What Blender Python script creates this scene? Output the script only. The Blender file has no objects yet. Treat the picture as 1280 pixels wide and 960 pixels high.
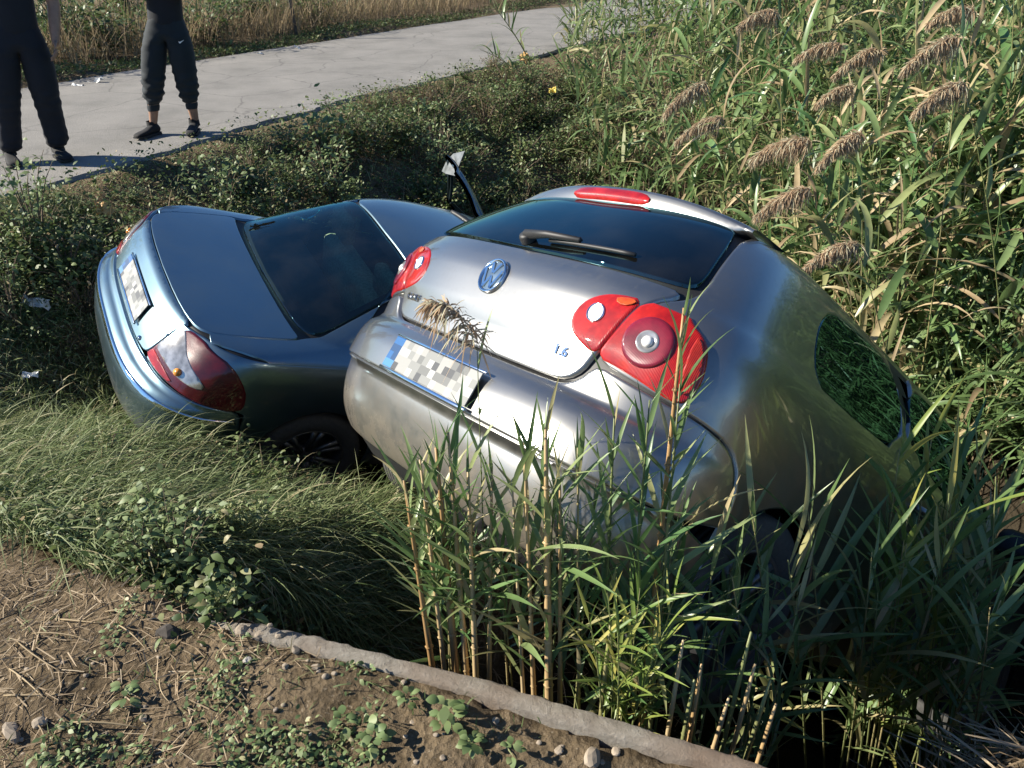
import bpy, bmesh, math, random
import numpy as np
from mathutils import Vector, Matrix, Euler
from mathutils.bvhtree import BVHTree
from mathutils.geometry import delaunay_2d_cdt

random.seed(7); rng = np.random.default_rng(7)
scn = bpy.context.scene
C = scn.collection
R = math.radians

# ------------------------------------------------------------------ camera
CAM_H = 1.65; PITCH = R(30.5); FPX = 967.0          # focal length in pixels of a 1280 px wide picture
cam = bpy.data.cameras.new('camera'); cam.sensor_width = 36.0; cam.sensor_fit = 'HORIZONTAL'
cam.lens = FPX / 1280.0 * 36.0; cam.clip_start = 0.05; cam.clip_end = 3000
camo = bpy.data.objects.new('camera', cam); C.objects.link(camo)
camo.location = (0, 0, CAM_H); camo.rotation_euler = (math.pi / 2 - PITCH, 0, 0)
scn.camera = camo
scn.render.resolution_x = 1024; scn.render.resolution_y = 768
scn.render.engine = 'CYCLES'

# ------------------------------------------------------------------ sky and sun
SUN = Vector((-0.82, 0.02, 0.47)).normalized()
SUN_EL = math.asin(SUN.z)
world = bpy.data.worlds.new('World'); scn.world = world; world.use_nodes = True
nt = world.node_tree; bg = nt.nodes['Background']
sky = nt.nodes.new('ShaderNodeTexSky'); sky.sky_type = 'NISHITA'; sky.sun_disc = False
sky.sun_elevation = SUN_EL; sky.sun_rotation = math.atan2(SUN.x, SUN.y)
sky.air_density = 1.0; sky.dust_density = 0.0; sky.ozone_density = 8.0
nt.links.new(sky.outputs[0], bg.inputs[0]); bg.inputs[1].default_value = 0.068
sl = bpy.data.lights.new('sun', 'SUN'); sl.energy = 5.0; sl.angle = R(0.53); sl.color = (1.0, 0.93, 0.80)
so = bpy.data.objects.new('sun', sl); C.objects.link(so)
so.rotation_euler = SUN.to_track_quat('Z', 'Y').to_euler(); so.location = SUN * 20
vs = scn.view_settings; vs.view_transform = 'Standard'; vs.look = 'None'; vs.exposure = 1.15; vs.gamma = 1.0
vs.use_curve_mapping = False

# ------------------------------------------------------------------ helpers
def pix(x, y, z=None, depth=None):
    """world point seen at a pixel of the 1280x960 photograph, at a height or a depth (design aid)"""
    u = (x - 640) / FPX; v = (480 - y) / FPX
    d = Vector((u, math.cos(PITCH) + v * math.sin(PITCH), -math.sin(PITCH) + v * math.cos(PITCH)))
    t = (z - CAM_H) / d.z if z is not None else depth
    return Vector((0, 0, CAM_H)) + d * t

def props(o, label=None, cat=None, group=None, kind=None):
    if label: o['label'] = label
    if cat: o['category'] = cat
    if group: o['group'] = group
    if kind: o['kind'] = kind
    return o

def empty(name, loc=(0, 0, 0), **k):
    o = bpy.data.objects.new(name, None); C.objects.link(o); o.location = loc
    o.empty_display_size = 0.1
    return props(o, **k)

def mesh_data(name, verts, faces, mat, smooth=True):
    m = bpy.data.meshes.new(name)
    m.from_pydata([tuple(map(float, v)) for v in verts], [], [tuple(map(int, f)) for f in faces])
    if mat is not None:
        for mm in (mat if isinstance(mat, (list, tuple)) else [mat]): m.materials.append(mm)
    if smooth: m.polygons.foreach_set('use_smooth', [True] * len(m.polygons))
    m.update()
    return m

def link(name, me, parent=None, **k):
    o = bpy.data.objects.new(name, me); C.objects.link(o)
    if parent is not None: o.parent = parent
    return props(o, **k)

def obj(name, verts, faces, mat, parent=None, smooth=True, **k):
    return link(name, mesh_data(name, verts, faces, mat, smooth), parent, **k)

def np_mesh(name, V, F, mat, smooth=False, attr=None):
    """fast mesh from numpy arrays; F is (n,3) or (n,4)"""
    m = bpy.data.meshes.new(name); n = F.shape[1]
    m.vertices.add(len(V)); m.vertices.foreach_set('co', V.astype(np.float32).ravel())
    m.loops.add(F.size); m.loops.foreach_set('vertex_index', F.astype(np.int32).ravel())
    m.polygons.add(len(F)); m.polygons.foreach_set('loop_start', np.arange(0, F.size, n, dtype=np.int32))
    m.polygons.foreach_set('use_smooth', np.full(len(F), smooth))
    if attr is not None:
        a = m.attributes.new('tint', 'FLOAT', 'POINT'); a.data.foreach_set('value', attr.astype(np.float32))
    m.materials.append(mat); m.update(calc_edges=True); m.validate()
    return m

class MB:
    """collects simple shapes into one mesh"""
    def __init__(s): s.v = []; s.f = []
    def add(s, v, f):
        b = len(s.v); s.v += [Vector(p) for p in v]; s.f += [tuple(i + b for i in q) for q in f]
    def tube(s, pts, rad, n=8, caps=True):
        pts = [Vector(p) for p in pts]; k = len(pts)
        if not hasattr(rad, '__len__'): rad = [rad] * k
        vs_, fs = [], []; ref = None
        for i, p in enumerate(pts):
            t = (pts[min(i + 1, k - 1)] - pts[max(i - 1, 0)]).normalized()
            if ref is None:
                ref = t.orthogonal().normalized()
            ref = (ref - t * ref.dot(t)).normalized(); b = t.cross(ref)
            for j in range(n):
                a = 2 * math.pi * j / n
                vs_.append(p + (ref * math.cos(a) + b * math.sin(a)) * rad[i])
        for i in range(k - 1):
            for j in range(n):
                fs.append((i * n + j, i * n + (j + 1) % n, (i + 1) * n + (j + 1) % n, (i + 1) * n + j))
        if caps: fs += [tuple(range(n))[::-1], tuple((k - 1) * n + j for j in range(n))]
        s.add(vs_, fs)
    def box(s, c, size, rot=None, bev=0.0):
        c = Vector(c); h = Vector(size) / 2
        M = rot.to_matrix() if rot is not None else Matrix.Identity(3)
        bm = bmesh.new(); bmesh.ops.create_cube(bm, size=1.0)
        for v in bm.verts: v.co = Vector((v.co.x * size[0], v.co.y * size[1], v.co.z * size[2]))
        if bev: bmesh.ops.bevel(bm, geom=bm.edges[:], offset=bev, segments=2, affect='EDGES', profile=0.5)
        bm.verts.index_update()
        s.add([c + M @ v.co for v in bm.verts], [tuple(v.index for v in f.verts) for f in bm.faces]); bm.free()
    def lathe(s, prof, n=32, M=None):
        """profile (r, h) about the local Z axis, transformed by M"""
        M = M or Matrix.Identity(4); vs_, fs = [], []
        for r, h in prof:
            for j in range(n):
                a = 2 * math.pi * j / n; vs_.append(M @ Vector((r * math.cos(a), r * math.sin(a), h)))
        for i in range(len(prof) - 1):
            for j in range(n):
                fs.append((i * n + j, i * n + (j + 1) % n, (i + 1) * n + (j + 1) % n, (i + 1) * n + j))
        s.add(vs_, fs)
    def build(s, name, mat, parent=None, smooth=True, **k):
        return obj(name, s.v, s.f, mat, parent, smooth, **k)

# ------------------------------------------------------------------ materials
MATS = {}
def nodes(name):
    m = bpy.data.materials.new(name); m.use_nodes = True; MATS[name] = m
    t = m.node_tree; return m, t, t.nodes, t.links, t.nodes['Principled BSDF']
def ramp(N, L, src, stops, interp='LINEAR'):
    r = N.new('ShaderNodeValToRGB'); r.color_ramp.interpolation = interp
    e = r.color_ramp.elements
    while len(e) < len(stops): e.new(0.5)
    for q, (p, c) in zip(e, stops): q.position = p; q.color = (*c, 1)
    L.new(src, r.inputs[0]); return r.outputs[0]
def tex(N, L, kind, scale, vec=None, **k):
    n = N.new('ShaderNodeTex' + kind); n.inputs['Scale'].default_value = scale
    for a, b in k.items(): n.inputs[a].default_value = b
    if vec is not None: L.new(vec, n.inputs['Vector'])
    return n
def mixc(N, L, fac, a, b, mode='MIX'):
    m = N.new('ShaderNodeMix'); m.data_type = 'RGBA'; m.blend_type = mode
    for s, x in ((m.inputs[0], fac), (m.inputs[6], a), (m.inputs[7], b)):
        if isinstance(x, (int, float)): s.default_value = x
        elif isinstance(x, tuple): s.default_value = (*x, 1)
        else: L.new(x, s)
    return m.outputs[2]
def bump(N, L, h, strength, dist, bsdf):
    b = N.new('ShaderNodeBump'); b.inputs['Strength'].default_value = strength; b.inputs['Distance'].default_value = dist
    L.new(h, b.inputs['Height']); L.new(b.outputs[0], bsdf.inputs['Normal']); return b

def plain(name, col, rough=0.5, metal=0.0, var=0.12, scale=30, bumpv=0.0, coat=0.0):
    m, t, N, L, b = nodes(name)
    tc = N.new('ShaderNodeTexCoord'); nz = tex(N, L, 'Noise', scale, tc.outputs['Object'], Detail=4)
    lo = tuple(c * (1 - var) for c in col); hi = tuple(min(1, c * (1 + var)) for c in col)
    L.new(ramp(N, L, nz.outputs[0], [(0.35, lo), (0.65, hi)]), b.inputs['Base Color'])
    b.inputs['Roughness'].default_value = rough; b.inputs['Metallic'].default_value = metal
    b.inputs['Coat Weight'].default_value = coat; b.inputs['Coat Roughness'].default_value = 0.03
    if bumpv: bump(N, L, nz.outputs[0], bumpv, 0.005, b)
    return m

def paint(name, col, rough=0.36, dust=(0.30, 0.27, 0.22)):
    """metallic flake paint under clear coat, with thin dust and water marks"""
    m, t, N, L, b = nodes(name)
    tc = N.new('ShaderNodeTexCoord'); v = tc.outputs['Object']
    n1 = tex(N, L, 'Noise', 3.2, v, Detail=6, Roughness=0.62)
    n2 = tex(N, L, 'Noise', 45, v, Detail=3)
    f = ramp(N, L, n1.outputs[0], [(0.40, (0, 0, 0)), (0.75, (0.22, 0.22, 0.22))])
    fine = ramp(N, L, n2.outputs[0], [(0.55, (0, 0, 0)), (0.8, (0.12, 0.12, 0.12))])
    add = N.new('ShaderNodeMath'); add.operation = 'ADD'; add.use_clamp = True; L.new(f, add.inputs[0]); L.new(fine, add.inputs[1])
    L.new(mixc(N, L, add.outputs[0], col, dust), b.inputs['Base Color'])
    mr = N.new('ShaderNodeMapRange'); mr.inputs[3].default_value = 0.95; mr.inputs[4].default_value = 0.35; L.new(add.outputs[0], mr.inputs[0])
    L.new(mr.outputs[0], b.inputs['Metallic'])
    b.inputs['Roughness'].default_value = rough
    b.inputs['Coat Weight'].default_value = 0.9
    cr = N.new('ShaderNodeMapRange'); cr.inputs[3].default_value = 0.03; cr.inputs[4].default_value = 0.4; L.new(add.outputs[0], cr.inputs[0])
    L.new(cr.outputs[0], b.inputs['Coat Roughness'])
    sz = N.new('ShaderNodeSeparateXYZ'); L.new(v, sz.inputs[0])
    mz = N.new('ShaderNodeMapRange'); mz.inputs[1].default_value = .75; mz.inputs[2].default_value = .15; L.new(sz.outputs[2], mz.inputs[0])
    n4 = tex(N, L, 'Noise', 7, v, Detail=8, Roughness=.75); mm = N.new('ShaderNodeMath'); mm.operation = 'MULTIPLY'; L.new(mz.outputs[0], mm.inputs[0]); L.new(n4.outputs[0], mm.inputs[1])
    mud = ramp(N, L, mm.outputs[0], [(.20, (0, 0, 0)), (.40, (.8, .8, .8))])
    m2 = N.new('ShaderNodeMath'); m2.operation = 'MAXIMUM'; L.new(add.outputs[0], m2.inputs[0]); L.new(mud, m2.inputs[1])
    for ln in list(b.inputs['Base Color'].links): L.remove(ln)
    L.new(mixc(N, L, mud, mixc(N, L, add.outputs[0], col, dust), (.21, .175, .13)), b.inputs['Base Color'])
    for q in (mr, cr):
        for ln in list(q.inputs[0].links): L.remove(ln)
        L.new(m2.outputs[0], q.inputs[0])
    n3 = tex(N, L, 'Noise', 5.0, v, Detail=1)
    bp = N.new('ShaderNodeBump'); bp.inputs['Strength'].default_value = 0.05; bp.inputs['Distance'].default_value = 0.02
    L.new(n3.outputs[0], bp.inputs['Height']); L.new(bp.outputs[0], b.inputs['Coat Normal'])
    return m

def glass(name, tint, gloss=(1, 1, 1), rough=0.015, ior=1.75):
    """thin tinted glass: what is behind, tinted, plus a mirror layer by Fresnel"""
    m, t, N, L, b = nodes(name); N.remove(b)
    out = N['Material Output']; tr = N.new('ShaderNodeBsdfTransparent'); tr.inputs[0].default_value = (*tint, 1)
    gl = N.new('ShaderNodeBsdfGlossy'); gl.inputs['Roughness'].default_value = rough; gl.inputs[0].default_value = (*gloss, 1)
    fr = N.new('ShaderNodeFresnel'); fr.inputs[0].default_value = ior
    tc = N.new('ShaderNodeTexCoord'); nz = tex(N, L, 'Noise', 6.0, tc.outputs['Object'], Detail=6)
    df = N.new('ShaderNodeBsdfDiffuse'); df.inputs[0].default_value = (0.30, 0.28, 0.24, 1)
    ms = N.new('ShaderNodeMixShader'); L.new(fr.outputs[0], ms.inputs[0]); L.new(tr.outputs[0], ms.inputs[1]); L.new(gl.outputs[0], ms.inputs[2])
    m2 = N.new('ShaderNodeMixShader'); d = ramp(N, L, nz.outputs[0], [(0.45, (0.006,) * 3), (0.85, (0.03,) * 3)])
    L.new(d, m2.inputs[0]); L.new(ms.outputs[0], m2.inputs[1]); L.new(df.outputs[0], m2.inputs[2]); L.new(m2.outputs[0], out.inputs[0])
    return m

def leafmat(name, stops, trans=0.28, rough=0.45, attr=False, spec=0.35, gain=1.3):
    """leaf: colour by a per-leaf random value, soft streaks along it, some light shining through"""
    m, t, N, L, b = nodes(name); out = N['Material Output']
    if attr:
        a = N.new('ShaderNodeAttribute'); a.attribute_name = 'tint'; src = a.outputs['Fac']
    else:
        oi = N.new('ShaderNodeObjectInfo'); src = oi.outputs['Random']
    col = ramp(N, L, src, [(p_, tuple(min(.6, q_ * gain) for q_ in c_)) for p_, c_ in stops])
    tc = N.new('ShaderNodeTexCoord'); nz = tex(N, L, 'Noise', 14, tc.outputs['Object'], Detail=3)
    col = mixc(N, L, 0.35, col, ramp(N, L, nz.outputs[0], [(0.3, (0.35, 0.35, 0.35)), (0.7, (1, 1, 1))]), 'MULTIPLY')
    L.new(col, b.inputs['Base Color']); b.inputs['Roughness'].default_value = rough
    b.inputs['Specular IOR Level'].default_value = spec
    tl = N.new('ShaderNodeBsdfTranslucent'); L.new(col, tl.inputs[0])
    mx = N.new('ShaderNodeMixShader'); mx.inputs[0].default_value = trans
    L.new(b.outputs[0], mx.inputs[1]); L.new(tl.outputs[0], mx.inputs[2]); L.new(mx.outputs[0], out.inputs[0])
    return m

# ------------------------------------------------------------------ terrain
ROAD_N = [(-14.0, -16.0), (-7.2, -2.0), (-5.15, 2.2), (-3.62, 5.35), (-2.63, 7.47), (-1.55, 9.45), (-0.44, 11.3), (3.2, 17.2), (10.0, 27.0), (40, 68), (160, 220)]
ROAD_W = 3.9
def polyline_sd(px, py, pts):
    """signed distance to a polyline, positive on its right-hand side"""
    best = np.full(px.shape, 1e9); sgn = np.ones(px.shape)
    for (ax, ay), (bx, by) in zip(pts[:-1], pts[1:]):
        dx, dy = bx - ax, by - ay; l2 = dx * dx + dy * dy
        t = np.clip(((px - ax) * dx + (py - ay) * dy) / l2, 0, 1)
        ex, ey = px - ax - t * dx, py - ay - t * dy; d = np.hypot(ex, ey)
        c = dx * (py - ay) - dy * (px - ax); m = d < best
        best = np.where(m, d, best); sgn = np.where(m, np.where(c < 0, 1, -1), sgn)
    return best * sgn
# concrete edge of the near bank (top, seen from above)
WALL = [(-0.98, 1.60), (-0.74, 1.475), (-0.40, 1.375), (-0.10, 1.285), (0.18, 1.185), (0.48, 1.08), (0.80, 0.96), (1.3, 0.72)]
CP = [(-0.74, 1.60, -.35), (-0.4, 1.55, -.9), (-.1, 1.5, -1.15), (.2, 1.45, -1.3), (.5, 1.4, -1.35), (.9, 1.3, -1.3),
 (-.10, 2.55, -.66), (-.5, 2.62, -.60), (-.55, 2.2, -.62), (-.9, 2.0, -.40), (.3, 2.1, -1.15), (0.35, 2.9, -1.3), (.9, 2.0, -1.75), (1.3, 2.3, -2.2), (1.9, 2.6, -2.6), (2.3, 3.1, -2.9), (2.5, 3.6, -2.75), (1.2, 3.4, -2.3), (2.0, 4.0, -2.6),
 (1.45, 1.35, -.30), (1.9, 1.3, -.7), (1.25, 1.75, -1.35), (2.3, 1.9, -2.1), (3.0, 2.0, -2.1), (3.0, 1.25, -1.0), (4.2, 1.3, -1.0), (4.2, 2.2, -2.0), (5.6, 2.3, -1.9), (3.2, 3.2, -1.7), (4.4, 3.4, -1.2), (5.6, 3.6, -.9), (3.4, 5.0, -1.4), (4.5, 6.0, -.6), (3.4, 8.0, -.9), (5, 10, -.4), (2.5, 9.5, -.9), (4, 13, -.3), (7, 8, -.2), (8, 3, -.6),
 (-1.3, 1.62, -.06), (-1.25, 2.1, -.22), (-1.9, 1.9, -.10), (-1.6, 2.6, -.38), (-2.3, 2.6, -.38), (-3, 2.4, -.25), (-2.6, 3.3, -.62), (-2.05, 2.95, -.50), (-3.2, 3.4, -.45), (-3.1, 4.0, -.45), (-4.2, 3.2, -.22), (-1.55, 2.95, -.50), (-1.8, 2.8, -.42), (-1.25, 2.78, -.62), (-1.15, 3.05, -.86), (-.8, 3.3, -1.3), (-.2, 3.9, -1.75), (.6, 4.6, -2.15), (1.3, 5.3, -2.5), (-2.3, 3.75, -.82), (-1.4, 4.4, -1.25), (-.5, 5.0, -1.66), (1.2, 6.1, -2.45), (1.7, 6.2, -2.5),
 (-2.55, 4.75, -.62), (-1.9, 5.3, -.72), (-1.1, 6.0, -1.05), (-.2, 6.6, -1.3), (.6, 7.4, -1.25), (1.6, 7.8, -1.3), (-2.1, 6.3, -.42), (-1.3, 7.2, -.55), (-.3, 8.3, -.65), (.7, 9.3, -.7), (.4, 11.2, -.35), (1.6, 11, -.6), (-.8, 9.3, -.32)]
_cp = np.array(CP)
_road_cp = []
for (ax, ay), (bx, by) in zip(ROAD_N[1:-2], ROAD_N[2:-1]):
    l = math.hypot(bx - ax, by - ay); nx, ny = (by - ay) / l, -(bx - ax) / l
    for t in np.arange(0, 1, 1.2 / l):
        x, y = ax + (bx - ax) * t, ay + (by - ay) * t
        _road_cp += [(x + nx * .12, y + ny * .12, -.025), (x - nx * 1.5, y - ny * 1.5, -.05), (x - nx * 5, y - ny * 5, -.05)]
for x in np.arange(-5, 6, .8):
    for y in (-2, -.6, .3, .85): _road_cp.append((x, y, 0.0))
for x in np.arange(-4, -1.0, .4):
    for y in (1.1, 1.4): _road_cp.append((x, y, -.02))
for x in np.arange(-1.9, .9, .25):
    _road_cp.append((x, float(np.interp(x, [w[0] for w in WALL], [w[1] for w in WALL])) - .12, 0.0))
_all = np.array(list(map(tuple, _cp)) + _road_cp)
def _phi(r2): return np.sqrt(r2 + 0.02)
_A = _phi(((_all[:, None, :2] - _all[None, :, :2]) ** 2).sum(-1))
_n = len(_all); _M = np.zeros((_n + 3, _n + 3)); _M[:_n, :_n] = _A - np.eye(_n) * 0.02
_P = np.c_[np.ones(_n), _all[:, :2]]; _M[:_n, _n:] = _P; _M[_n:, :_n] = _P.T
_w = np.linalg.solve(_M, np.r_[_all[:, 2], 0, 0, 0])
def vnoise(x, y, s, seed=0):
    """cheap smooth value noise"""
    x = x * s + seed * 17.3; y = y * s + seed * 9.1
    xi = np.floor(x).astype(int); yi = np.floor(y).astype(int); fx = x - xi; fy = y - yi
    fx = fx * fx * (3 - 2 * fx); fy = fy * fy * (3 - 2 * fy)
    h = lambda a, b: np.modf(np.abs(np.sin(a * 127.1 + b * 311.7 + seed) * 43758.5453))[0]
    return (h(xi, yi) * (1 - fx) + h(xi + 1, yi) * fx) * (1 - fy) + (h(xi, yi + 1) * (1 - fx) + h(xi + 1, yi + 1) * fx) * fy - 0.5
def ground(x, y):
    x = np.asarray(x, float); y = np.asarray(y, float); sh = x.shape; xf, yf = x.ravel(), y.ravel()
    cx = np.clip(xf, -9, 9); cy = np.clip(yf, -2, 16)
    z = np.empty_like(xf)
    for i in range(0, len(xf), 20000):
        q = np.c_[cx[i:i + 20000], cy[i:i + 20000]]
        z[i:i + 20000] = _phi(((q[:, None] - _all[None, :, :2]) ** 2).sum(-1)) @ _w[:_n] + np.c_[np.ones(len(q)), q] @ _w[_n:]
    sd = polyline_sd(xf, yf, ROAD_N)
    far = np.clip(np.maximum((np.abs(xf) - 6) / 4, (yf - 12) / 4), 0, 1); z = z * (1 - far) + far * -.12
    z += vnoise(xf, yf, 1.7, 1) * .10 * (sd > .3) + vnoise(xf, yf, 5, 2) * .05 * (sd > .3) + vnoise(xf, yf, 14, 3) * .018 * (sd > .1)
    # near bank: flat up to the concrete edge, sheer behind it
    ws = polyline_sd(xf, yf, WALL)          # positive on the camera side
    near = (ws > 0) & (xf < 1.3)
    nb = np.clip((xf + 1.9) / .9, 0, 1) * np.clip((1.3 - xf) / .3, 0, 1); nb = nb * nb * (3 - 2 * nb)
    flat = np.minimum(0.012, -.006 + vnoise(xf, yf, 4, 5) * .05 + vnoise(xf, yf, 12, 6) * .03 + vnoise(xf, yf, 30, 7) * .014)
    z = np.where(near, flat * nb + z * (1 - nb), z)
    back = (ws <= 0) & (ws > -.16) & (xf > -.8) & (xf < 1.1)
    z = np.where(back & (z > -.5), np.minimum(z, -.5 + (.45 * np.clip((-.45 - xf) / .35, 0, 1))), z)
    # beneath and beyond the road
    z = np.where(sd < 0, -.035, z)
    beyond = sd < -(ROAD_W + .15)
    z = np.where(beyond, -.02 + vnoise(xf, yf, .6, 8) * .15 + np.clip((-sd - ROAD_W) / 3, 0, 1) * .15, z)
    return z.reshape(sh)
def pixg(x, y, lift=0.0):
    """ground point seen at a pixel of the photograph (design aid)"""
    a0 = pix(x, y, depth=0.0); d = pix(x, y, depth=1.0) - a0; t = np.linspace(.8, 40, 4000)
    P = np.array(a0)[None] + t[:, None] * np.array(d)[None]; b = np.nonzero(P[:, 2] < ground(P[:, 0], P[:, 1]) + lift)[0]
    return Vector(P[b[0]]) if len(b) else Vector(P[-1])
def gz(x, y): return float(ground(np.array([x]), np.array([y]))[0])

def axis(parts):
    out = []
    for a, b, s in parts: out += list(np.arange(a, b, s))
    return np.array(out + [parts[-1][1]])
def soil():
    m, t, N, L, b = nodes('soil')
    g = N.new('ShaderNodeNewGeometry'); p = g.outputs['Position']
    n1 = tex(N, L, 'Noise', 1.6, p, Detail=7, Roughness=0.65); n2 = tex(N, L, 'Noise', 22, p, Detail=8, Roughness=0.7)
    n3 = tex(N, L, 'Voronoi', 55, p); n4 = tex(N, L, 'Noise', 120, p, Detail=4)
    c1 = ramp(N, L, n1.outputs[0], [(0.30, (0.11, 0.082, 0.05)), (0.55, (0.20, 0.15, 0.095)), (0.75, (0.29, 0.225, 0.155))])
    c2 = ramp(N, L, n2.outputs[0], [(0.3, (0.35, 0.33, 0.28)), (0.55, (1, 1, 1)), (0.8, (1.0, 0.97, 0.85))])
    c = mixc(N, L, 0.8, c1, c2, 'MULTIPLY')
    c = mixc(N, L, ramp(N, L, n4.outputs[0], [(0.62, (0, 0, 0)), (0.70, (0.6, 0.6, 0.6))]), c, (0.36, 0.30, 0.22))
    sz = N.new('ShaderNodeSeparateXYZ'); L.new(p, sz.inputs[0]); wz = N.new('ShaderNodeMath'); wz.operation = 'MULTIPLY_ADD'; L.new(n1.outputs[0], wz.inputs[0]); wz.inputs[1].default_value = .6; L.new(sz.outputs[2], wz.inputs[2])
    mr = N.new('ShaderNodeMapRange'); mr.inputs[1].default_value = -.45; mr.inputs[2].default_value = -.75; L.new(wz.outputs[0], mr.inputs[0])      # ditch mud, darkened with depth to stand in for shade
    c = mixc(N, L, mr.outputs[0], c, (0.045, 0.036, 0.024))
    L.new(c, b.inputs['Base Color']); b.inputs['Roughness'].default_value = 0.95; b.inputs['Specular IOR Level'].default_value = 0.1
    ad = N.new('ShaderNodeMath'); ad.operation = 'MULTIPLY_ADD'; L.new(n2.outputs[0], ad.inputs[0]); ad.inputs[1].default_value = 1.0
    mu = N.new('ShaderNodeMath'); mu.operation = 'MULTIPLY'; mu.inputs[1].default_value = 0.35; L.new(n3.outputs['Distance'], mu.inputs[0]); L.new(mu.outputs[0], ad.inputs[2])
    bump(N, L, ad.outputs[0], 1.0, 0.035, b)
    return m
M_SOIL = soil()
gx = axis([(-400, -40, 60), (-40, -12, 4), (-12, -5, .4), (-5, -2, .08), (-2, 2.0, .035), (2.0, 5, .08), (5, 12, .4), (12, 40, 4), (40, 400, 60)])
gy = axis([(-60, -4, 8), (-4, .5, .25), (.5, 3.0, .035), (3.0, 8, .08), (8, 16, .2), (16, 40, 2), (40, 800, 60)])
GX, GY = np.meshgrid(gx, gy); GZ = ground(GX, GY)
nx_, ny_ = len(gx), len(gy); idx = np.arange(nx_ * ny_).reshape(ny_, nx_)
QF = np.stack([idx[:-1, :-1], idx[:-1, 1:], idx[1:, 1:], idx[1:, :-1]], -1).reshape(-1, 4)
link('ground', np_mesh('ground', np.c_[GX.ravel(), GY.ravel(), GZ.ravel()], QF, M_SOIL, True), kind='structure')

# road: broken asphalt edge on the ditch side
def asphalt():
    m, t, N, L, b = nodes('asphalt')
    p = N.new('ShaderNodeNewGeometry').outputs['Position']
    n1 = tex(N, L, 'Noise', 1.3, p, Detail=8, Roughness=.7); n2 = tex(N, L, 'Noise', 90, p, Detail=4, Roughness=.7); n3 = tex(N, L, 'Voronoi', 170, p)
    c = ramp(N, L, n1.outputs[0], [(0.3, (0.21, 0.20, 0.18)), (0.5, (0.28, 0.265, 0.24)), (0.7, (0.33, 0.31, 0.28))])
    c = mixc(N, L, 0.55, c, ramp(N, L, n2.outputs[0], [(0.35, (0.45, 0.45, 0.45)), (0.65, (1, 1, 1))]), 'MULTIPLY')
    ck = N.new('ShaderNodeTexVoronoi'); ck.feature = 'DISTANCE_TO_EDGE'; ck.inputs['Scale'].default_value = 0.9
    nw = tex(N, L, 'Noise', 2.5, p, Detail=5); wv = mixc(N, L, 0.25, p, nw.outputs['Color'], 'ADD'); L.new(wv, ck.inputs['Vector'])
    c = mixc(N, L, ramp(N, L, ck.outputs['Distance'], [(0.0, (0.55,) * 3), (0.012, (0, 0, 0))]), c, (0.07, 0.065, 0.06))
    L.new(c, b.inputs['Base Color']); b.inputs['Roughness'].default_value = 0.85; b.inputs['Specular IOR Level'].default_value = 0.25
    bump(N, L, n3.outputs['Distance'], 0.6, 0.006, b); return m
M_ASPH = asphalt()
def resample(pts, step):
    pts = np.array(pts, float); seg = np.hypot(*np.diff(pts, axis=0).T); s = np.r_[0, np.cumsum(seg)]
    q = np.arange(0, s[-1], step); return np.c_[np.interp(q, s, pts[:, 0]), np.interp(q, s, pts[:, 1])]
rp = resample(ROAD_N[:-1], .12); rp = rp[rp[:, 1] < 60]
tn = np.gradient(rp, axis=0); tn /= np.linalg.norm(tn, axis=1)[:, None]; rn = np.c_[-tn[:, 1], tn[:, 0]]   # to the left = away from the ditch
jag = np.array([random.uniform(-.03, .03) for _ in rp]) + vnoise(rp[:, 0], rp[:, 1], 1.3, 4) * .16
offs = [0, .02, .3, 1.2, 2.6, ROAD_W - .3, ROAD_W]
rv = []; 
for k, o in enumerate(offs):
    e = jag if k < 2 else (jag * .5 if k == 6 else 0)
    q = rp + rn * (o + e * np.ones(len(rp)))[:, None] if hasattr(e, '__len__') else rp + rn * o
    zz = (.002 if k else -.035) + (0.012 * math.sin(math.pi * o / ROAD_W)) + (vnoise(q[:, 0], q[:, 1], 2.2, 9) * .012 if k in (1, 2) else 0)
    rv.append(np.c_[q, zz * np.ones(len(q))])
rv = np.array(rv); nk, nr = rv.shape[:2]; ri = np.arange(nk * nr).reshape(nk, nr)
RF = np.stack([ri[:-1, :-1], ri[:-1, 1:], ri[1:, 1:], ri[1:, :-1]], -1).reshape(-1, 4)
link('road', np_mesh('road', rv.reshape(-1, 3), RF, M_ASPH, False), kind='structure')
# ------------------------------------------------------------------ car bodies: a smooth hull, panels laid on it
def pchip(x, y, q):
    x = np.asarray(x, float); y = np.asarray(y, float); h = np.diff(x); d = np.diff(y) / h
    m = np.zeros_like(y); m[0] = d[0]; m[-1] = d[-1]
    for i in range(1, len(x) - 1):
        if d[i - 1] * d[i] > 0:
            w1 = 2 * h[i] + h[i - 1]; w2 = h[i] + 2 * h[i - 1]; m[i] = (w1 + w2) / (w1 / d[i - 1] + w2 / d[i])
    k = np.clip(np.searchsorted(x, q) - 1, 0, len(x) - 2); t = (q - x[k]) / h[k]
    return ((1 + 2 * t) * (1 - t) ** 2) * y[k] + t * (1 - t) ** 2 * h[k] * m[k] + t * t * (3 - 2 * t) * y[k + 1] + t * t * (t - 1) * h[k] * m[k + 1]

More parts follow.
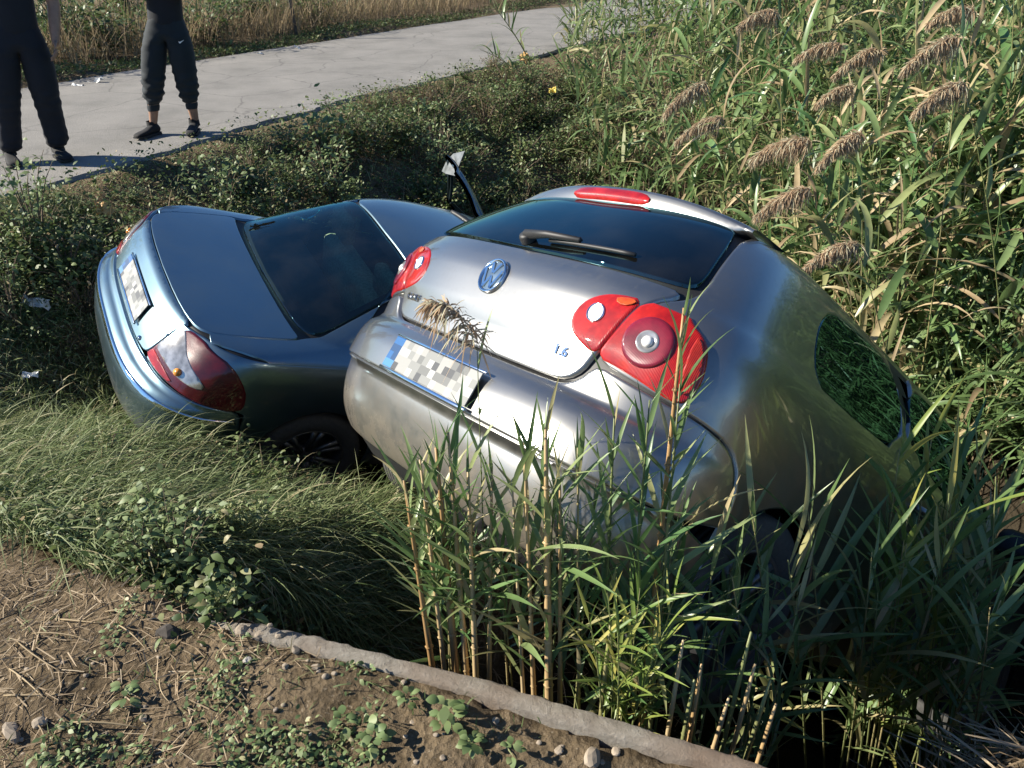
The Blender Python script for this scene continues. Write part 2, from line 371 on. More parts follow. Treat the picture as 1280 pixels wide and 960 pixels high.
class Hull:
    YC = 1.3
    def __init__(s, st, per=10):
        """stations: (z, y_rear, y_front, half width, rear corner depth, rear exponent, front corner depth)"""
        st = np.array(st, float); n = len(st); q = np.linspace(0, n - 1, (n - 1) * per + 1)
        z, yr, yf, W, rc, ne, rf = [pchip(np.arange(n), st[:, k], q) for k in range(7)]
        phi = np.linspace(0, math.pi / 2, 46); rings = []
        for i in range(len(q)):
            e = 2.0 / ne[i]
            xr = W[i] * np.sin(phi) ** e; yr_ = yr[i] + rc[i] - rc[i] * np.cos(phi) ** e
            ys = np.linspace(yr[i] + rc[i], yf[i] - rf[i], 26)[1:-1]
            pf = phi[::-1]; ef = 2.0 / 2.6
            xf = W[i] * np.sin(pf) ** ef; yf_ = yf[i] - rf[i] + rf[i] * np.cos(pf) ** ef
            # sides bow in slightly towards both ends
            xx = np.r_[xr, np.full(len(ys), W[i]), xf]; yy = np.r_[yr_, ys, yf_]
            half = np.c_[xx, yy]; left = half[1:-1][::-1] * [-1, 1]
            rings.append(np.c_[np.r_[half, left], np.full(len(half) + len(left), z[i])])
        s.G = np.array(rings); a, b = s.G.shape[:2]
        du = np.gradient(s.G, axis=0); dv = np.roll(s.G, -1, 1) - np.roll(s.G, 1, 1)
        nn = np.cross(dv, du); nn /= np.maximum(np.linalg.norm(nn, axis=2, keepdims=True), 1e-9); s.Nn = nn.reshape(-1, 3)
        s.V = s.G.reshape(-1, 3); i = np.arange(a * b).reshape(a, b); j = np.roll(i, -1, 1)
        s.F = np.stack([i[:-1], j[:-1], j[1:], i[1:]], -1).reshape(-1, 4)
        top_ = np.arange(a * b)[-b:]; h_ = b // 2      # close the roof's last ring with quads
        cap = np.array([[top_[k_], top_[k_ + 1], top_[(b - k_ - 1) % b], top_[(b - k_) % b]] for k_ in range(0, h_)])
        s.F = np.r_[s.F, cap]
        s.bvh = BVHTree.FromPolygons(s.V.tolist(), s.F.tolist()); s.shape = (a, b)
    def ray(s, o, d):
        p, n, i, _ = s.bvh.ray_cast(Vector(o), Vector(d))
        if p is None: return None, None
        q = s.F[i]; P = s.V[q]; w = 1.0 / (np.linalg.norm(P - np.array(p), axis=1) ** 2 + 1e-8); w /= w.sum()
        nv = Vector((s.Nn[q] * w[:, None]).sum(0)).normalized()
        return p, nv
    def rear(s, x, z): return s.ray((x, -2, z), (0, 1, 0))[0]
    def side(s, y, z, sg=1): return s.ray((3 * sg, y, z), (-sg, 0, 0))[0]
    def top(s, x, y): return s.ray((x, y, 4), (0, 0, -1))[0]
    def par(s, mode, p):
        if mode == 'cyl': return (math.atan2(p.x, s.YC - p.y) * .9, p.z)
        if mode == 'top': return (p.x, p.y)
        return (p.y, p.z)
    def at(s, mode, a, b):
        if mode == 'cyl':
            t = a / .9; u = Vector((math.sin(t), -math.cos(t), 0)); return s.ray(Vector((0, s.YC, b)) + u * 4, -u)
        if mode == 'top': return s.ray((a, b, 4), (0, 0, -1))
        sg = 1 if mode == 'right' else -1
        return s.ray((3 * sg, a, b), (-sg, 0, 0))

def chaikin(P, n):
    for _ in range(n):
        Q = np.roll(P, -1, 0); P = np.stack([.75 * P + .25 * Q, .25 * P + .75 * Q], 1).reshape(-1, 2)
    return P
def close_resample(P, step):
    Q = np.r_[P, P[:1]]; s = np.r_[0, np.cumsum(np.hypot(*np.diff(Q, axis=0).T))]; n = max(8, int(s[-1] / step))
    t = np.linspace(0, s[-1], n, endpoint=False); return np.c_[np.interp(t, s, Q[:, 0]), np.interp(t, s, Q[:, 1])]
def area2(P): x, y = P.T; return np.sum(x * np.roll(y, -1) - np.roll(x, -1) * y)
def inside(P, q):
    x, y = q[:, 0], q[:, 1]; r = np.zeros(len(q), bool); a = P; b = np.roll(P, -1, 0)
    for (ax, ay), (bx, by) in zip(a, b):
        c = (ay > y) != (by > y)
        r ^= c & (x < (bx - ax) * (y - ay) / (by - ay + 1e-15) + ax)
    return r
def pdist(P, q):
    a = P; b = np.roll(P, -1, 0); d = b - a; l = (d ** 2).sum(1) + 1e-12
    t = np.clip(((q[:, None] - a) * d).sum(-1) / l, 0, 1); e = q[:, None] - a - t[..., None] * d
    return np.sqrt((e ** 2).sum(-1).min(1))
def normals2(P):
    d = np.roll(P, -1, 0) - np.roll(P, 1, 0); d /= np.linalg.norm(d, axis=1)[:, None] + 1e-12
    return np.c_[-d[:, 1], d[:, 0]]         # inward for a ccw loop

def panel(h, mode, outline, name, mat, parent, off=0.0, res=.03, lip=.004, edge=.007, skirt=.012, holes=(), ch=2, dome=0.0, **k):
    """a sheet-metal (or glass) patch laid on the hull; outline/holes: 3-D points on the hull"""
    loops = []
    for li, ol in enumerate([outline] + list(holes)):
        P = np.array([h.par(mode, p) for p in ol]); P = close_resample(chaikin(P, ch), min(res, .022))
        if (area2(P) > 0) != (li == 0): P = P[::-1]
        loops.append(P)
    P2, H, O, cons, ring0 = [], [], [], [], []
    for P in loops:
        n2 = normals2(P); b = len(P2)
        for r, (dd, hh) in enumerate(((0, -lip), (edge * .35, -lip * .3), (edge, 0.0))):
            if r == 0:
                ring0.append(list(range(len(P2), len(P2) + len(P))))
                cons += [(len(P2) + i, len(P2) + (i + 1) % len(P)) for i in range(len(P))]
            for q, m in zip(P, n2): P2.append(q + m * dd); H.append(hh); O.append(-m * (1.3, .55, 0)[r])
    lo, hi = loops[0].min(0), loops[0].max(0)
    g = np.stack(np.meshgrid(np.arange(lo[0], hi[0], res), np.arange(lo[1], hi[1], res)), -1).reshape(-1, 2)
    g[:, 0] += (np.arange(len(g)) % 2) * 0
    g = g[inside(loops[0], g)]
    for P in loops[1:]: g = g[~inside(P, g)]
    for P in loops:
        if len(g): g = g[pdist(P, g) > edge * 1.9]
    for q in g: P2.append(q); H.append(0.0); O.append(np.zeros(2))
    vo, eo, fo, ov, _, _ = delaunay_2d_cdt([Vector(map(float, q)) for q in P2], cons, [], 0, 1e-7)
    cen = np.array([np.mean([vo[i] for i in f], 0) for f in fo]); keep = inside(loops[0], cen)
    for P in loops[1:]: keep &= ~inside(P, cen)
    V, NN, back = [], [], {}
    dmax = None
    for i, q in enumerate(vo):
        src = ov[i][0] if ov[i] else 0
        for s_ in ov[i]: back[s_] = i
        p, n = h.at(mode, q[0], q[1])
        if p is None: p, n = Vector((0, 0, 0)), Vector((0, 0, 1)); keep = keep & np.array([i not in f for f in fo])
        o2 = O[src]; ex = 0
        if dome:
            dd = float(min(pdist(P, np.array([q]))[0] for P in loops)); ex = dome * (1 - math.exp(-dd / .03))
        V.append(p + n * (off + H[src] + ex))
        if o2.any():
            p2, _ = h.at(mode, q[0] + o2[0] * .004, q[1] + o2[1] * .004)
            if p2 is not None and (p2 - p).length > 1e-6: n = (n + (p2 - p).normalized() * float(np.hypot(*o2))).normalized()
        NN.append(n)
    F = []
    for f, kp in zip(fo, keep):
        if not kp: continue
        a, b, c = V[f[0]], V[f[1]], V[f[2]]
        F.append(tuple(f) if (b - a).cross(c - a).dot(NN[f[0]] + NN[f[1]] + NN[f[2]]) > 0 else tuple(f)[::-1])
    if skirt:
        for ring in ring0:
            base = len(V); m = len(ring); ids = [back.get(r) for r in ring]
            for i in ids:
                p = V[i]; _, hn = h.at(mode, vo[i][0], vo[i][1]); hn = hn or NN[i]
                V.append(p - hn * skirt); NN.append(NN[i])
            for j in range(m):
                F.append((ids[j], base + j, base + (j + 1) % m, ids[(j + 1) % m]))
    me = mesh_data(name, V, F, mat)
    me.normals_split_custom_set_from_vertices([tuple(n) for n in NN])
    return link(name, me, parent, **k)

def shell(h, name, mat, parent, holes, off=-.014, inner=.60, zin=.70, step=2):
    """dark inner body behind the panels, open at the windows and the wheel wells"""
    G = (h.V + h.Nn * off).reshape(h.shape[0], h.shape[1], 3)[::step].copy()
    Nh = h.V.reshape(h.shape[0], h.shape[1], 3)[::step]
    low = G[..., 2] < zin
    G[..., 0] = np.where(low, np.clip(G[..., 0], -inner, inner), G[..., 0])
    G[..., 1] = np.where(low & (G[..., 1] < .12), .12, G[..., 1])
    a, b = G.shape[:2]; i = np.arange(a * b).reshape(a, b); j = np.roll(i, -1, 1)
    F = np.stack([i[:-1], j[:-1], j[1:], i[1:]], -1).reshape(-1, 4)
    cen = Nh.reshape(-1, 3)[F].mean(1); keep = np.ones(len(F), bool)
    for mode, ol in holes:
        P = np.array([h.par(mode, p) for p in ol])
        if mode == 'cyl': q = np.c_[np.arctan2(cen[:, 0], h.YC - cen[:, 1]) * .9, cen[:, 2]]; ok = cen[:, 2] > .9
        elif mode == 'top': q = cen[:, :2]; ok = cen[:, 2] > .9
        else: q = cen[:, 1:]; ok = (cen[:, 0] > 0) == (mode == 'right')
        keep &= ~(inside(P, q) & ok)
    F = [tuple(f) for f in F[keep]] + [tuple(i[0][::-1])]
    return obj(name, G.reshape(-1, 3), F, mat, parent)

def frame_at(h, mode, a, b, up=(0, 0, 1), off=0.0):
    """matrix on the hull: X to the car's right as seen from outside, Y up, Z out"""
    p, n = h.at(mode, a, b); u = Vector(up); u = (u - n * u.dot(n)).normalized(); x = u.cross(n)
    M = Matrix((x, u, n)).transposed().to_4x4(); M.translation = p + n * off; return M

def text_mesh(name, body, size, depth, mat, parent, M, shear=0.0, sx=1.0):
    cu = bpy.data.curves.new(name, 'FONT'); cu.body = body; cu.size = size; cu.extrude = depth; cu.align_x = 'CENTER'; cu.align_y = 'CENTER'
    cu.shear = shear; cu.bevel_depth = 0.0006; cu.offset = 0.0008
    o = bpy.data.objects.new(name, cu); C.objects.link(o)
    dg = bpy.context.evaluated_depsgraph_get(); me = bpy.data.meshes.new_from_object(o.evaluated_get(dg))
    bpy.data.objects.remove(o); me.materials.clear(); me.materials.append(mat)
    me.transform(M @ Matrix.Diagonal((sx, 1, 1, 1)))
    return link(name, me, parent)

def wheel_meshes(rad, wid, mt, mr, spokes=5):
    """tyre and rim about the local X axis, outer side towards +X"""
    RX = Matrix.Rotation(math.pi / 2, 4, 'Y'); b = MB(); w = wid / 2; r = rad
    prof = [(r * .64, -w * .8), (r * .70, -w * .95), (r * .84, -w), (r * .94, -w * .93), (r * .985, -w * .80)]
    for g in (-.42, -.14, .14, .42):
        prof += [(r, w * (g - .11)), (r, w * (g - .035)), (r - .008, w * (g - .03)), (r - .008, w * (g + .03)), (r, w * (g + .035)), (r, w * (g + .11))]
    prof += [(r * .985, w * .80), (r * .94, w * .93), (r * .84, w), (r * .70, w * .95), (r * .64, w * .8)]
    b.lathe(prof, 56, RX); tyre = mesh_data('tyre', b.v, b.f, mt)
    b = MB(); b.lathe([(r * .645, -w * .85), (r * .60, -w * .7), (r * .58, w * .45), (r * .62, w * .80), (r * .66, w * .90), (r * .66, w * .78)], 48, RX)
    b.lathe([(r * .56, -w * .2), (.001, -w * .2)], 32, RX)
    b.lathe([(.001, w * .62), (r * .16, w * .60), (r * .20, w * .45), (r * .2, -w * .1)], 24, RX)
    for k in range(spokes):
        for da in (-.13, .13):
            a = 2 * math.pi * k / spokes + da
            c, s_ = math.cos(a), math.sin(a)
            b.tube([(w * .50, c * r * .14, s_ * r * .14), (w * .58, c * r * .38, s_ * r * .38), (w * .72, c * r * .62, s_ * r * .62)], [r * .055, r * .045, r * .06], 6)
    rim = mesh_data('wheel', b.v, b.f, mr); return tyre, rim
def add_wheel(parent, tyre, rim, loc, right):
    o = link('wheel', rim, parent); o.location = loc; o.rotation_euler = (R(random.uniform(0, 70)), 0, 0 if right else math.pi)
    link('tyre', tyre, o)

def pose(o, rows, t):
    M = Matrix(rows).to_4x4(); M.translation = Vector(t); o.matrix_world = M
M_GOLF = paint('silver_paint', (0.29, 0.287, 0.277), 0.33, (.11, .10, .08))
M_SED = paint('steel_paint', (0.16, 0.245, 0.29), 0.32, (0.13, 0.13, 0.12))
M_GLASS = glass('tinted_glass', (0.10, 0.13, 0.13), (.48, .90, 1.0)); M_GLASS2 = glass('clear_glass', (0.70, 0.88, 0.82), (.45, .92, .98), ior=1.65)
M_BLACK = plain('black_trim', (0.012, 0.012, 0.013), 0.55); M_RUB = plain('tyre_rubber', (0.055, 0.054, 0.052), 0.8, bumpv=.4, scale=60)
M_CHROME = plain('chrome', (0.75, 0.77, 0.80), 0.08, 1.0, var=.03); M_RIM = plain('alloy', (0.16, 0.16, 0.165), 0.45, .8)

M_CLEAR = plain('clear_lens', (0.42, 0.40, 0.37), 0.10, 0.55, .35, 25, coat=1.0); M_BULB = plain('bulb_reflector', (0.9, 0.88, 0.84), 0.08, 1.0, .05)
M_AMBER = plain('amber_bulb', (0.75, 0.30, 0.06), 0.2, 0.2); M_SEAT = plain('seat_fabric', (0.30, 0.34, 0.23), 0.9, 0, .25, 60, .5); M_DARKIN = plain('dark_interior', (0.03, 0.032, 0.03), 0.8)
M_EMB = plain('emblem_field', (0.20, 0.27, 0.33), 0.2, 0.7)
def lens(name, col, dark):
    """moulded lens: fine vertical flutes and darker cells behind a glossy face"""
    m, t, N, L, b = nodes(name); tc = N.new('ShaderNodeTexCoord'); v = tc.outputs['Object']
    vo = tex(N, L, 'Voronoi', 75, v); nz = tex(N, L, 'Noise', 16, v, Detail=3); wv = N.new('ShaderNodeTexWave'); wv.inputs['Scale'].default_value = 90; L.new(v, wv.inputs['Vector'])
    c = mixc(N, L, ramp(N, L, nz.outputs[0], [(.35, (0, 0, 0)), (.65, (1, 1, 1))]), dark, col); c = mixc(N, L, .35, c, ramp(N, L, vo.outputs['Distance'], [(0, (1, 1, 1)), (.6, (.45, .45, .45))]), 'MULTIPLY')
    L.new(c, b.inputs['Base Color']); b.inputs['Roughness'].default_value = .3; b.inputs['Coat Weight'].default_value = 1; b.inputs['Coat Roughness'].default_value = .02; b.inputs['Specular IOR Level'].default_value = .2
    bump(N, L, wv.outputs['Color'], .25, .003, b); return m
M_RED = lens('red_lens', (.46, .014, .008), (.28, .006, .005)); M_RED2 = lens('dark_red_lens', (.13, .007, .012), (.07, .004, .008)); M_PINK = lens('rose_lens', (.24, .012, .030), (.14, .008, .02)); M_ORANGE = lens('orange_lens', (.62, .11, .015), (.48, .06, .01)); M_ORANGE2 = lens('vermilion_lens', (.46, .030, .014), (.34, .02, .01))
M_WHITE = plain('frosted_lens', (.82, .80, .76), .15, .2, .08, 40, coat=1.0)
def plate_mat():
    m, t, N, L, b = nodes('plate_print')
    tc = N.new('ShaderNodeTexCoord'); sx = N.new('ShaderNodeSeparateXYZ'); L.new(tc.outputs['Generated'], sx.inputs[0])
    sc = N.new('ShaderNodeVectorMath'); sc.operation = 'MULTIPLY'; sc.inputs[1].default_value = (17, 4, 0); L.new(tc.outputs['Generated'], sc.inputs[0])
    fl = N.new('ShaderNodeVectorMath'); fl.operation = 'FLOOR'; L.new(sc.outputs[0], fl.inputs[0])
    wn = N.new('ShaderNodeTexWhiteNoise'); wn.noise_dimensions = '2D'; L.new(fl.outputs[0], wn.inputs['Vector'])
    c = ramp(N, L, wn.outputs['Value'], [(0.0, (0.06, 0.06, 0.06)), (0.12, (0.13, 0.13, 0.12)), (0.30, (0.20, 0.20, 0.185)), (0.55, (0.27, 0.265, 0.245)), (0.82, (0.36, 0.355, 0.335))], 'CONSTANT')
    band = N.new('ShaderNodeMath'); band.operation = 'LESS_THAN'; band.inputs[1].default_value = 2 / 17; L.new(sx.outputs['X'], band.inputs[0])
    blu = ramp(N, L, wn.outputs['Value'], [(0.0, (0.012, 0.09, 0.25)), (0.5, (0.006, 0.045, 0.13)), (0.8, (0.05, 0.18, 0.36))], 'CONSTANT')
    L.new(mixc(N, L, band.outputs[0], c, blu), b.inputs['Base Color']); b.inputs['Roughness'].default_value = .35
    return m
M_PLATE = plate_mat()
def plate(parent, M, w=.52, hgt=.112):
    b = MB(); b.box((0, 0, 0), (w, hgt, .006), bev=.0025); o = b.build('number_plate', M_PLATE, parent, False); o.matrix_local = M
    f = MB(); f.box((0, -hgt / 2 - .008, -.002), (w + .02, .012, .012), bev=.003); f.box((0, hgt / 2 + .006, -.004), (w + .016, .008, .008), bev=.002)
    f.build('plate_holder', M_CHROME, o)
    return o
def seats(parent, ys, zb, hw, tilt=.25):
    b = MB(); b.box((0, ys - .25, zb), (2 * hw, .5, .16), bev=.05); b.box((0, ys - .52, zb + .34), (2 * hw, .16, .62), Euler((tilt, 0, 0)), .05)
    s_ = b.build('rear_seat', M_SEAT, parent)
    for x in (-.36, .36):
        hb = MB(); hb.box((x, ys - .66, zb + .79), (.25, .09, .18), Euler((tilt, 0, 0)), .035); hb.build('headrest', M_SEAT, s_)
    for x in (-.37, .37):
        b = MB(); b.box((x, ys + .75, zb), (.50, .5, .16), bev=.05); b.box((x, ys + .46, zb + .36), (.48, .15, .66), Euler((tilt, 0, 0)), .05)
        f = b.build('front_seat', M_SEAT, parent)
        hb = MB(); hb.box((x, ys + .33, zb + .78), (.27, .10, .19), Euler((tilt, 0, 0)), .04); hb.build('headrest', M_SEAT, f)
    b = MB(); b.box((0, ys + 1.6, zb + .28), (2 * hw, .35, .22), bev=.06); b.build('dashboard', M_DARKIN, parent)
    b = MB(); b.box((0, ys + .4, zb - .16), (2 * hw - .1, 2.6, .06), bev=.02); b.build('cabin_floor', M_DARKIN, parent)
    b = MB(); b.tube([(-.37 + .18 * math.cos(a), ys + 1.28 + .08 * math.sin(a), zb + .42 + .16 * math.sin(a)) for a in np.linspace(0, 2 * math.pi, 25)], .014, 6, False); b.build('steering_wheel', M_DARKIN, parent)
def sides(pts): return pts + [Vector((-p.x, p.y, p.z)) for p in reversed(pts)]
def flip(pts): return [Vector((-p.x, p.y, p.z)) for p in pts]
def arch(h, yc, zc, r, sg=1, n=20, z0=.20):
    """arch cut-out reaching down past the sill"""
    a = [h.side(yc + r * math.cos(t), zc + r * math.sin(t), sg) for t in np.linspace(-.35, math.pi + .35, n)]
    return a

# =================================================================== silver hatchback
GOLF_R = [[0.5903, 0.678, 0.4379], [-0.7902, 0.375, 0.4846], [0.1644, -0.6322, 0.7572]]; GOLF_T = (-0.499, 1.877, -0.01)
#       z     yr    yf    W     rc   n    rf
HG = Hull([(.17, .22, 3.95, .76, .43, 3.3, .8), (.26, .10, 4.08, .825, .43, 3.3, .9), (.34, .045, 4.15, .855, .44, 3.3, .95), (.43, .016, 4.19, .868, .46, 3.3, 1.0), (.485, .006, 4.20, .872, .47, 3.3, 1.0),
 (.500, -.012, 4.20, .876, .47, 3.3, 1.0), (.58, -.008, 4.2, .878, .47, 3.3, 1.0), (.65, .012, 4.18, .878, .47, 3.3, 1.0), (.70, .058, 4.15, .878, .46, 3.3, 1.0), (.77, .056, 4.05, .878, .46, 3.3, 1.0), (.85, .044, 3.90, .876, .46, 3.3, 1.0), (.94, .046, 3.60, .866, .46, 3.3, .9),
 (1.01, .062, 3.28, .845, .46, 3.3, .7), (1.06, .088, 3.06, .812, .45, 3.3, .55), (1.12, .122, 2.94, .785, .44, 3.3, .5), (1.20, .180, 2.76, .747, .43, 3.3, .48), (1.30, .262, 2.56, .690, .43, 3.3, .45), (1.365, .325, 2.42, .640, .43, 3.3, .42), (1.405, .385, 2.30, .590, .52, 2.8, .4),
 (1.432, .480, 2.18, .520, .48, 2.6, .4), (1.455, .68, 2.02, .42, .45, 2.4, .4), (1.472, 1.0, 1.85, .27, .35, 2.2, .35), (1.480, 1.30, 1.66, .08, .15, 2.1, .15)])
g_ = empty('silver_hatchback', label='silver hatchback nosed down in the ditch, tailgate facing the camera', cat='car'); pose(g_, GOLF_R, GOLF_T)
r_, s_ = HG.rear, HG.side
WIN_G = sides([r_(0, 1.075), r_(.35, 1.078), r_(.63, 1.085), r_(.665, 1.105), r_(.61, 1.23), r_(.545, 1.345), r_(.51, 1.372), r_(.2, 1.385)])
WIN_GI = sides([r_(0, 1.11), r_(.56, 1.12), r_(.52, 1.22), r_(.47, 1.33), r_(0, 1.36)])
QG = [s_(.74, 1.03), s_(.69, 1.07), s_(.675, 1.14), s_(.72, 1.24), s_(.82, 1.315), s_(1.0, 1.345), s_(1.42, 1.35), s_(1.42, 1.03)]
DG = [s_(1.52, 1.03), s_(1.52, 1.35), s_(2.1, 1.345), s_(2.35, 1.30), s_(2.62, 1.12), s_(2.70, 1.03)]
shell(HG, 'inner_body', M_BLACK, g_, [('cyl', WIN_GI), ('right', QG), ('left', flip(QG)), ('right', DG), ('left', flip(DG))])
# tailgate and its glass
ED = [r_(0, .706), r_(.40, .706), r_(.470, .713), r_(.512, .745), r_(.535, .80), r_(.572, .90), r_(.60, .99), r_(.665, 1.06), r_(.61, 1.066), r_(.2, 1.066)]
tg = panel(HG, 'cyl', sides(ED), 'tailgate', M_GOLF, g_, off=.002, ch=2, res=.03)
rw = panel(HG, 'cyl', WIN_G, 'rear_window', M_GLASS, g_, off=.003, ch=2, res=.05, lip=.002)
# bumper: upper skin and lower skin below the crease
up = [r_(0, .696), r_(.43, .696), r_(.49, .706), r_(.528, .735), r_(.555, .785), r_(.62, .778), r_(.72, .765), s_(.28, .75), s_(.40, .715), s_(.47, .60), s_(.468, .507), r_(.6, .503), r_(0, .503)]
bu_ = panel(HG, 'cyl', sides(up), 'rear_bumper', M_GOLF, g_, off=.004, res=.025, ch=1, lip=.005, edge=.009)
lw = [r_(0, .496), r_(.6, .496), s_(.466, .50), s_(.45, .36), s_(.42, .25), r_(.60, .235), r_(0, .235)]
panel(HG, 'cyl', sides(lw), 'bumper_apron', M_GOLF, bu_, off=.0, res=.025, ch=1, lip=.003, edge=.006)
pm = frame_at(HG, 'cyl', 0, .575, off=.018); plate(g_, pm)
# quarter panels with fuel side glass, doors, wings
for sg in (1, -1):
    fx = (lambda L_: L_) if sg == 1 else flip
    q = [r_(.680, 1.06), r_(.61, .99), r_(.582, .90), r_(.56, .83), r_(.56, .795), r_(.62, .786), r_(.72, .773), s_(.285, .757), s_(.405, .719), s_(.475, .60), s_(.472, .45),
         s_(.50, .40)] + [s_(.78 + .335 * math.cos(t), .33 + .335 * math.sin(t)) for t in np.linspace(2.95, .18, 16)] + [s_(1.14, .25), s_(1.46, .23), s_(1.46, 1.38), s_(1.0, 1.395), r_(.56, 1.39), r_(.555, 1.36), r_(.622, 1.23), r_(.678, 1.10)]
    panel(HG, 'cyl', fx(q), 'quarter_panel', M_GOLF, g_, holes=[fx(QG)], ch=1, res=.04)
    panel(HG, 'right' if sg == 1 else 'left', fx(QG), 'side_window', M_GLASS, g_, off=-.001, res=.06, lip=.002, edge=.005)
    d = [s_(1.468, .23), s_(2.62, .23), s_(2.72, .5), s_(2.78, .98), s_(2.78, 1.03), s_(2.66, 1.15), s_(2.38, 1.34), s_(2.10, 1.385), s_(1.468, 1.38)]
    dd = panel(HG, 'right' if sg == 1 else 'left', fx(d), 'door', M_GOLF, g_, holes=[fx(DG)], ch=1, res=.06)
    hb = MB(); hp = s_(1.62, .90); hb.tube([Vector((sg * (hp.x + .012), 1.56, .90)), Vector((sg * (hp.x + .035), 1.60, .90)), Vector((sg * (hp.x + .035), 1.72, .90)), Vector((sg * (hp.x + .012), 1.76, .90))], .014, 8); hb.build('door_handle', M_GOLF, dd)
    panel(HG, 'right' if sg == 1 else 'left', fx(DG), 'door_window', M_GLASS, g_, off=-.001, res=.08, lip=.002, edge=.005)
    w_ = [s_(2.632, .25), s_(2.73, .5), s_(2.79, .98), s_(3.25, .93), s_(3.75, .80), s_(3.93, .66), s_(3.90, .45)] + [s_(3.36 + .335 * math.cos(t), .33 + .335 * math.sin(t)) for t in np.linspace(.2, 2.95, 16)] + [s_(2.98, .25)]
    panel(HG, 'right' if sg == 1 else 'left', fx(w_), 'front_wing', M_GOLF, g_, ch=1, res=.06)
    mb = MB(); mb.box((sg * .93, 2.62, 1.02), (.18, .10, .13), bev=.04); mb.box((sg * .84, 2.66, .98), (.06, .05, .05), bev=.01); mb.build('wing_mirror', M_BLACK, g_)
    # tail lamps: lens on the wing and lens on the tailgate
    inn = [r_(.412, .885), r_(.420, .93), r_(.455, .968), r_(.51, .992), r_(.5975, 1.0), r_(.579, .935), r_(.559, .86), r_(.541, .808), r_(.49, .822), r_(.435, .848)]
    out = [r_(.600, 1.0), r_(.68, 1.0), r_(.735, .997), s_(.165, .985), s_(.195, .955), s_(.208, .89), s_(.212, .81), s_(.195, .772), r_(.735, .776), r_(.70, .785), r_(.64, .795), r_(.545, .806), r_(.562, .86), r_(.582, .935)]
    li = panel(HG, 'cyl', fx(inn), 'tail_lamp', M_RED, g_, off=.006, res=.012, lip=.005, edge=.008, dome=.004, ch=1)
    lo = panel(HG, 'cyl', fx(out), 'tail_lamp', M_RED, g_, off=.006, res=.015, lip=.005, edge=.008, dome=.004, ch=1)
    def disc(par, x, z, prof, name, mat, n=28):
        p = r_(x, z); a, b_ = HG.par('cyl', Vector((p.x * sg, p.y, p.z))); M = frame_at(HG, 'cyl', a, b_, off=.011); b = MB(); b.lathe(prof, n, M); return b.build(name, mat, par)
    disc(li, .490, .918, [(.029, -.004), (.029, .001), (.026, .003), (.0245, -.001)], 'lamp_bezel', M_CHROME)
    disc(li, .490, .918, [(.025, .000), (.018, -.0015), (.010, .001), (.0008, .003)], 'lamp_reflector', M_WHITE)
    disc(lo, .668, .890, [(.072, -.006), (.070, -.001), (.062, .0008), (.048, .0018), (.032, .002)], 'lamp_ring', M_PINK, 40)
    disc(lo, .668, .890, [(.033, .000), (.031, .004), (.027, .005), (.022, .002), (.0008, .001)], 'lamp_reflector', M_CLEAR)
    disc(lo, .668, .890, [(.016, .001), (.015, .007), (.009, .011), (.0008, .012)], 'lamp_bulb', M_WHITE)
    flash = [r_(.52, .972), r_(.545, .985), r_(.590, .988), r_(.575, .965), r_(.545, .958)]
    panel(HG, 'cyl', fx(flash), 'indicator_strip', M_ORANGE, li, off=.0115, res=.012, ch=1, lip=.001, edge=.003, skirt=0)
    rim_ = [s_(.170, .955), s_(.188, .94), s_(.199, .88), s_(.202, .81), s_(.178, .795)]
    panel(HG, 'cyl', fx(rim_), 'side_reflector', M_ORANGE2, lo, off=.0115, res=.012, ch=1, lip=.001, edge=.003, skirt=0)
    mm = None
# roof, bonnet, windscreen, front bumper
rf = sides([HG.top(0, .40), HG.top(.30, .41), HG.top(.50, .47), HG.top(.575, .62), HG.top(.575, 2.0), HG.top(.50, 2.22), HG.top(.2, 2.27)])
panel(HG, 'top', rf, 'roof', M_GOLF, g_, res=.06, ch=2)
bn = sides([HG.top(0, 3.16), HG.top(.6, 3.06), HG.top(.72, 3.0), HG.top(.66, 3.6), HG.top(.45, 3.9), HG.top(.2, 3.98)])
panel(HG, 'top', bn, 'bonnet', M_GOLF, g_, res=.08, ch=1)
ws_ = sides([HG.top(0, 2.34), HG.top(.45, 2.28), HG.top(.62, 2.62), HG.top(.70, 2.9), HG.top(.3, 3.02)])
panel(HG, 'top', ws_, 'windscreen', M_GLASS, g_, res=.08, ch=1, off=.001)
b = MB(); fr = [(x, 4.20 - .42 * (abs(x) / .86) ** 2.6) for x in np.linspace(-.84, .84, 25)]
for z0, z1 in ((.22, .50), (.52, .72)):
    n0 = len(b.v); V_ = [(x, y + o, z) for z, o in ((z0, -.06), ((z0 + z1) / 2, .01), (z1, -.03)) for x, y in fr]
    b.add(V_, [(r0 * 25 + i, r0 * 25 + i + 1, r0 * 25 + 25 + i + 1, r0 * 25 + 25 + i) for r0 in (0, 1) for i in range(24)])
b.build('front_bumper', M_GOLF, g_)
# spoiler with high brake lamp
def spo(x):
    t = abs(x) / .575; yb = .335 + .085 * t ** 2.2; zt = 1.442 - .055 * t ** 2.4; e = max(.25, 1 - t ** 8)
    return yb, zt, e
xs = np.linspace(-.575, .575, 41); V_, F_ = [], []
for x in xs:
    yb, zt, e = spo(x)
    sec = [(yb + .20, zt + .018), (yb + .08, zt + .010), (yb + .02, zt + .003), (yb + .004, zt - .004), (yb, zt - .014), (yb + .002, zt - .062 * e), (yb + .008, zt - .072 * e), (yb + .03, zt - .076 * e), (yb + .09, zt - .07 * e)]
    V_ += [(x, y, z) for y, z in sec]
k = 9
for i in range(len(xs) - 1):
    for j in range(k - 1): F_.append((i * k + j, i * k + j + 1, (i + 1) * k + j + 1, (i + 1) * k + j))
F_ += [tuple(range(k)), tuple((len(xs) - 1) * k + j for j in reversed(range(k)))]
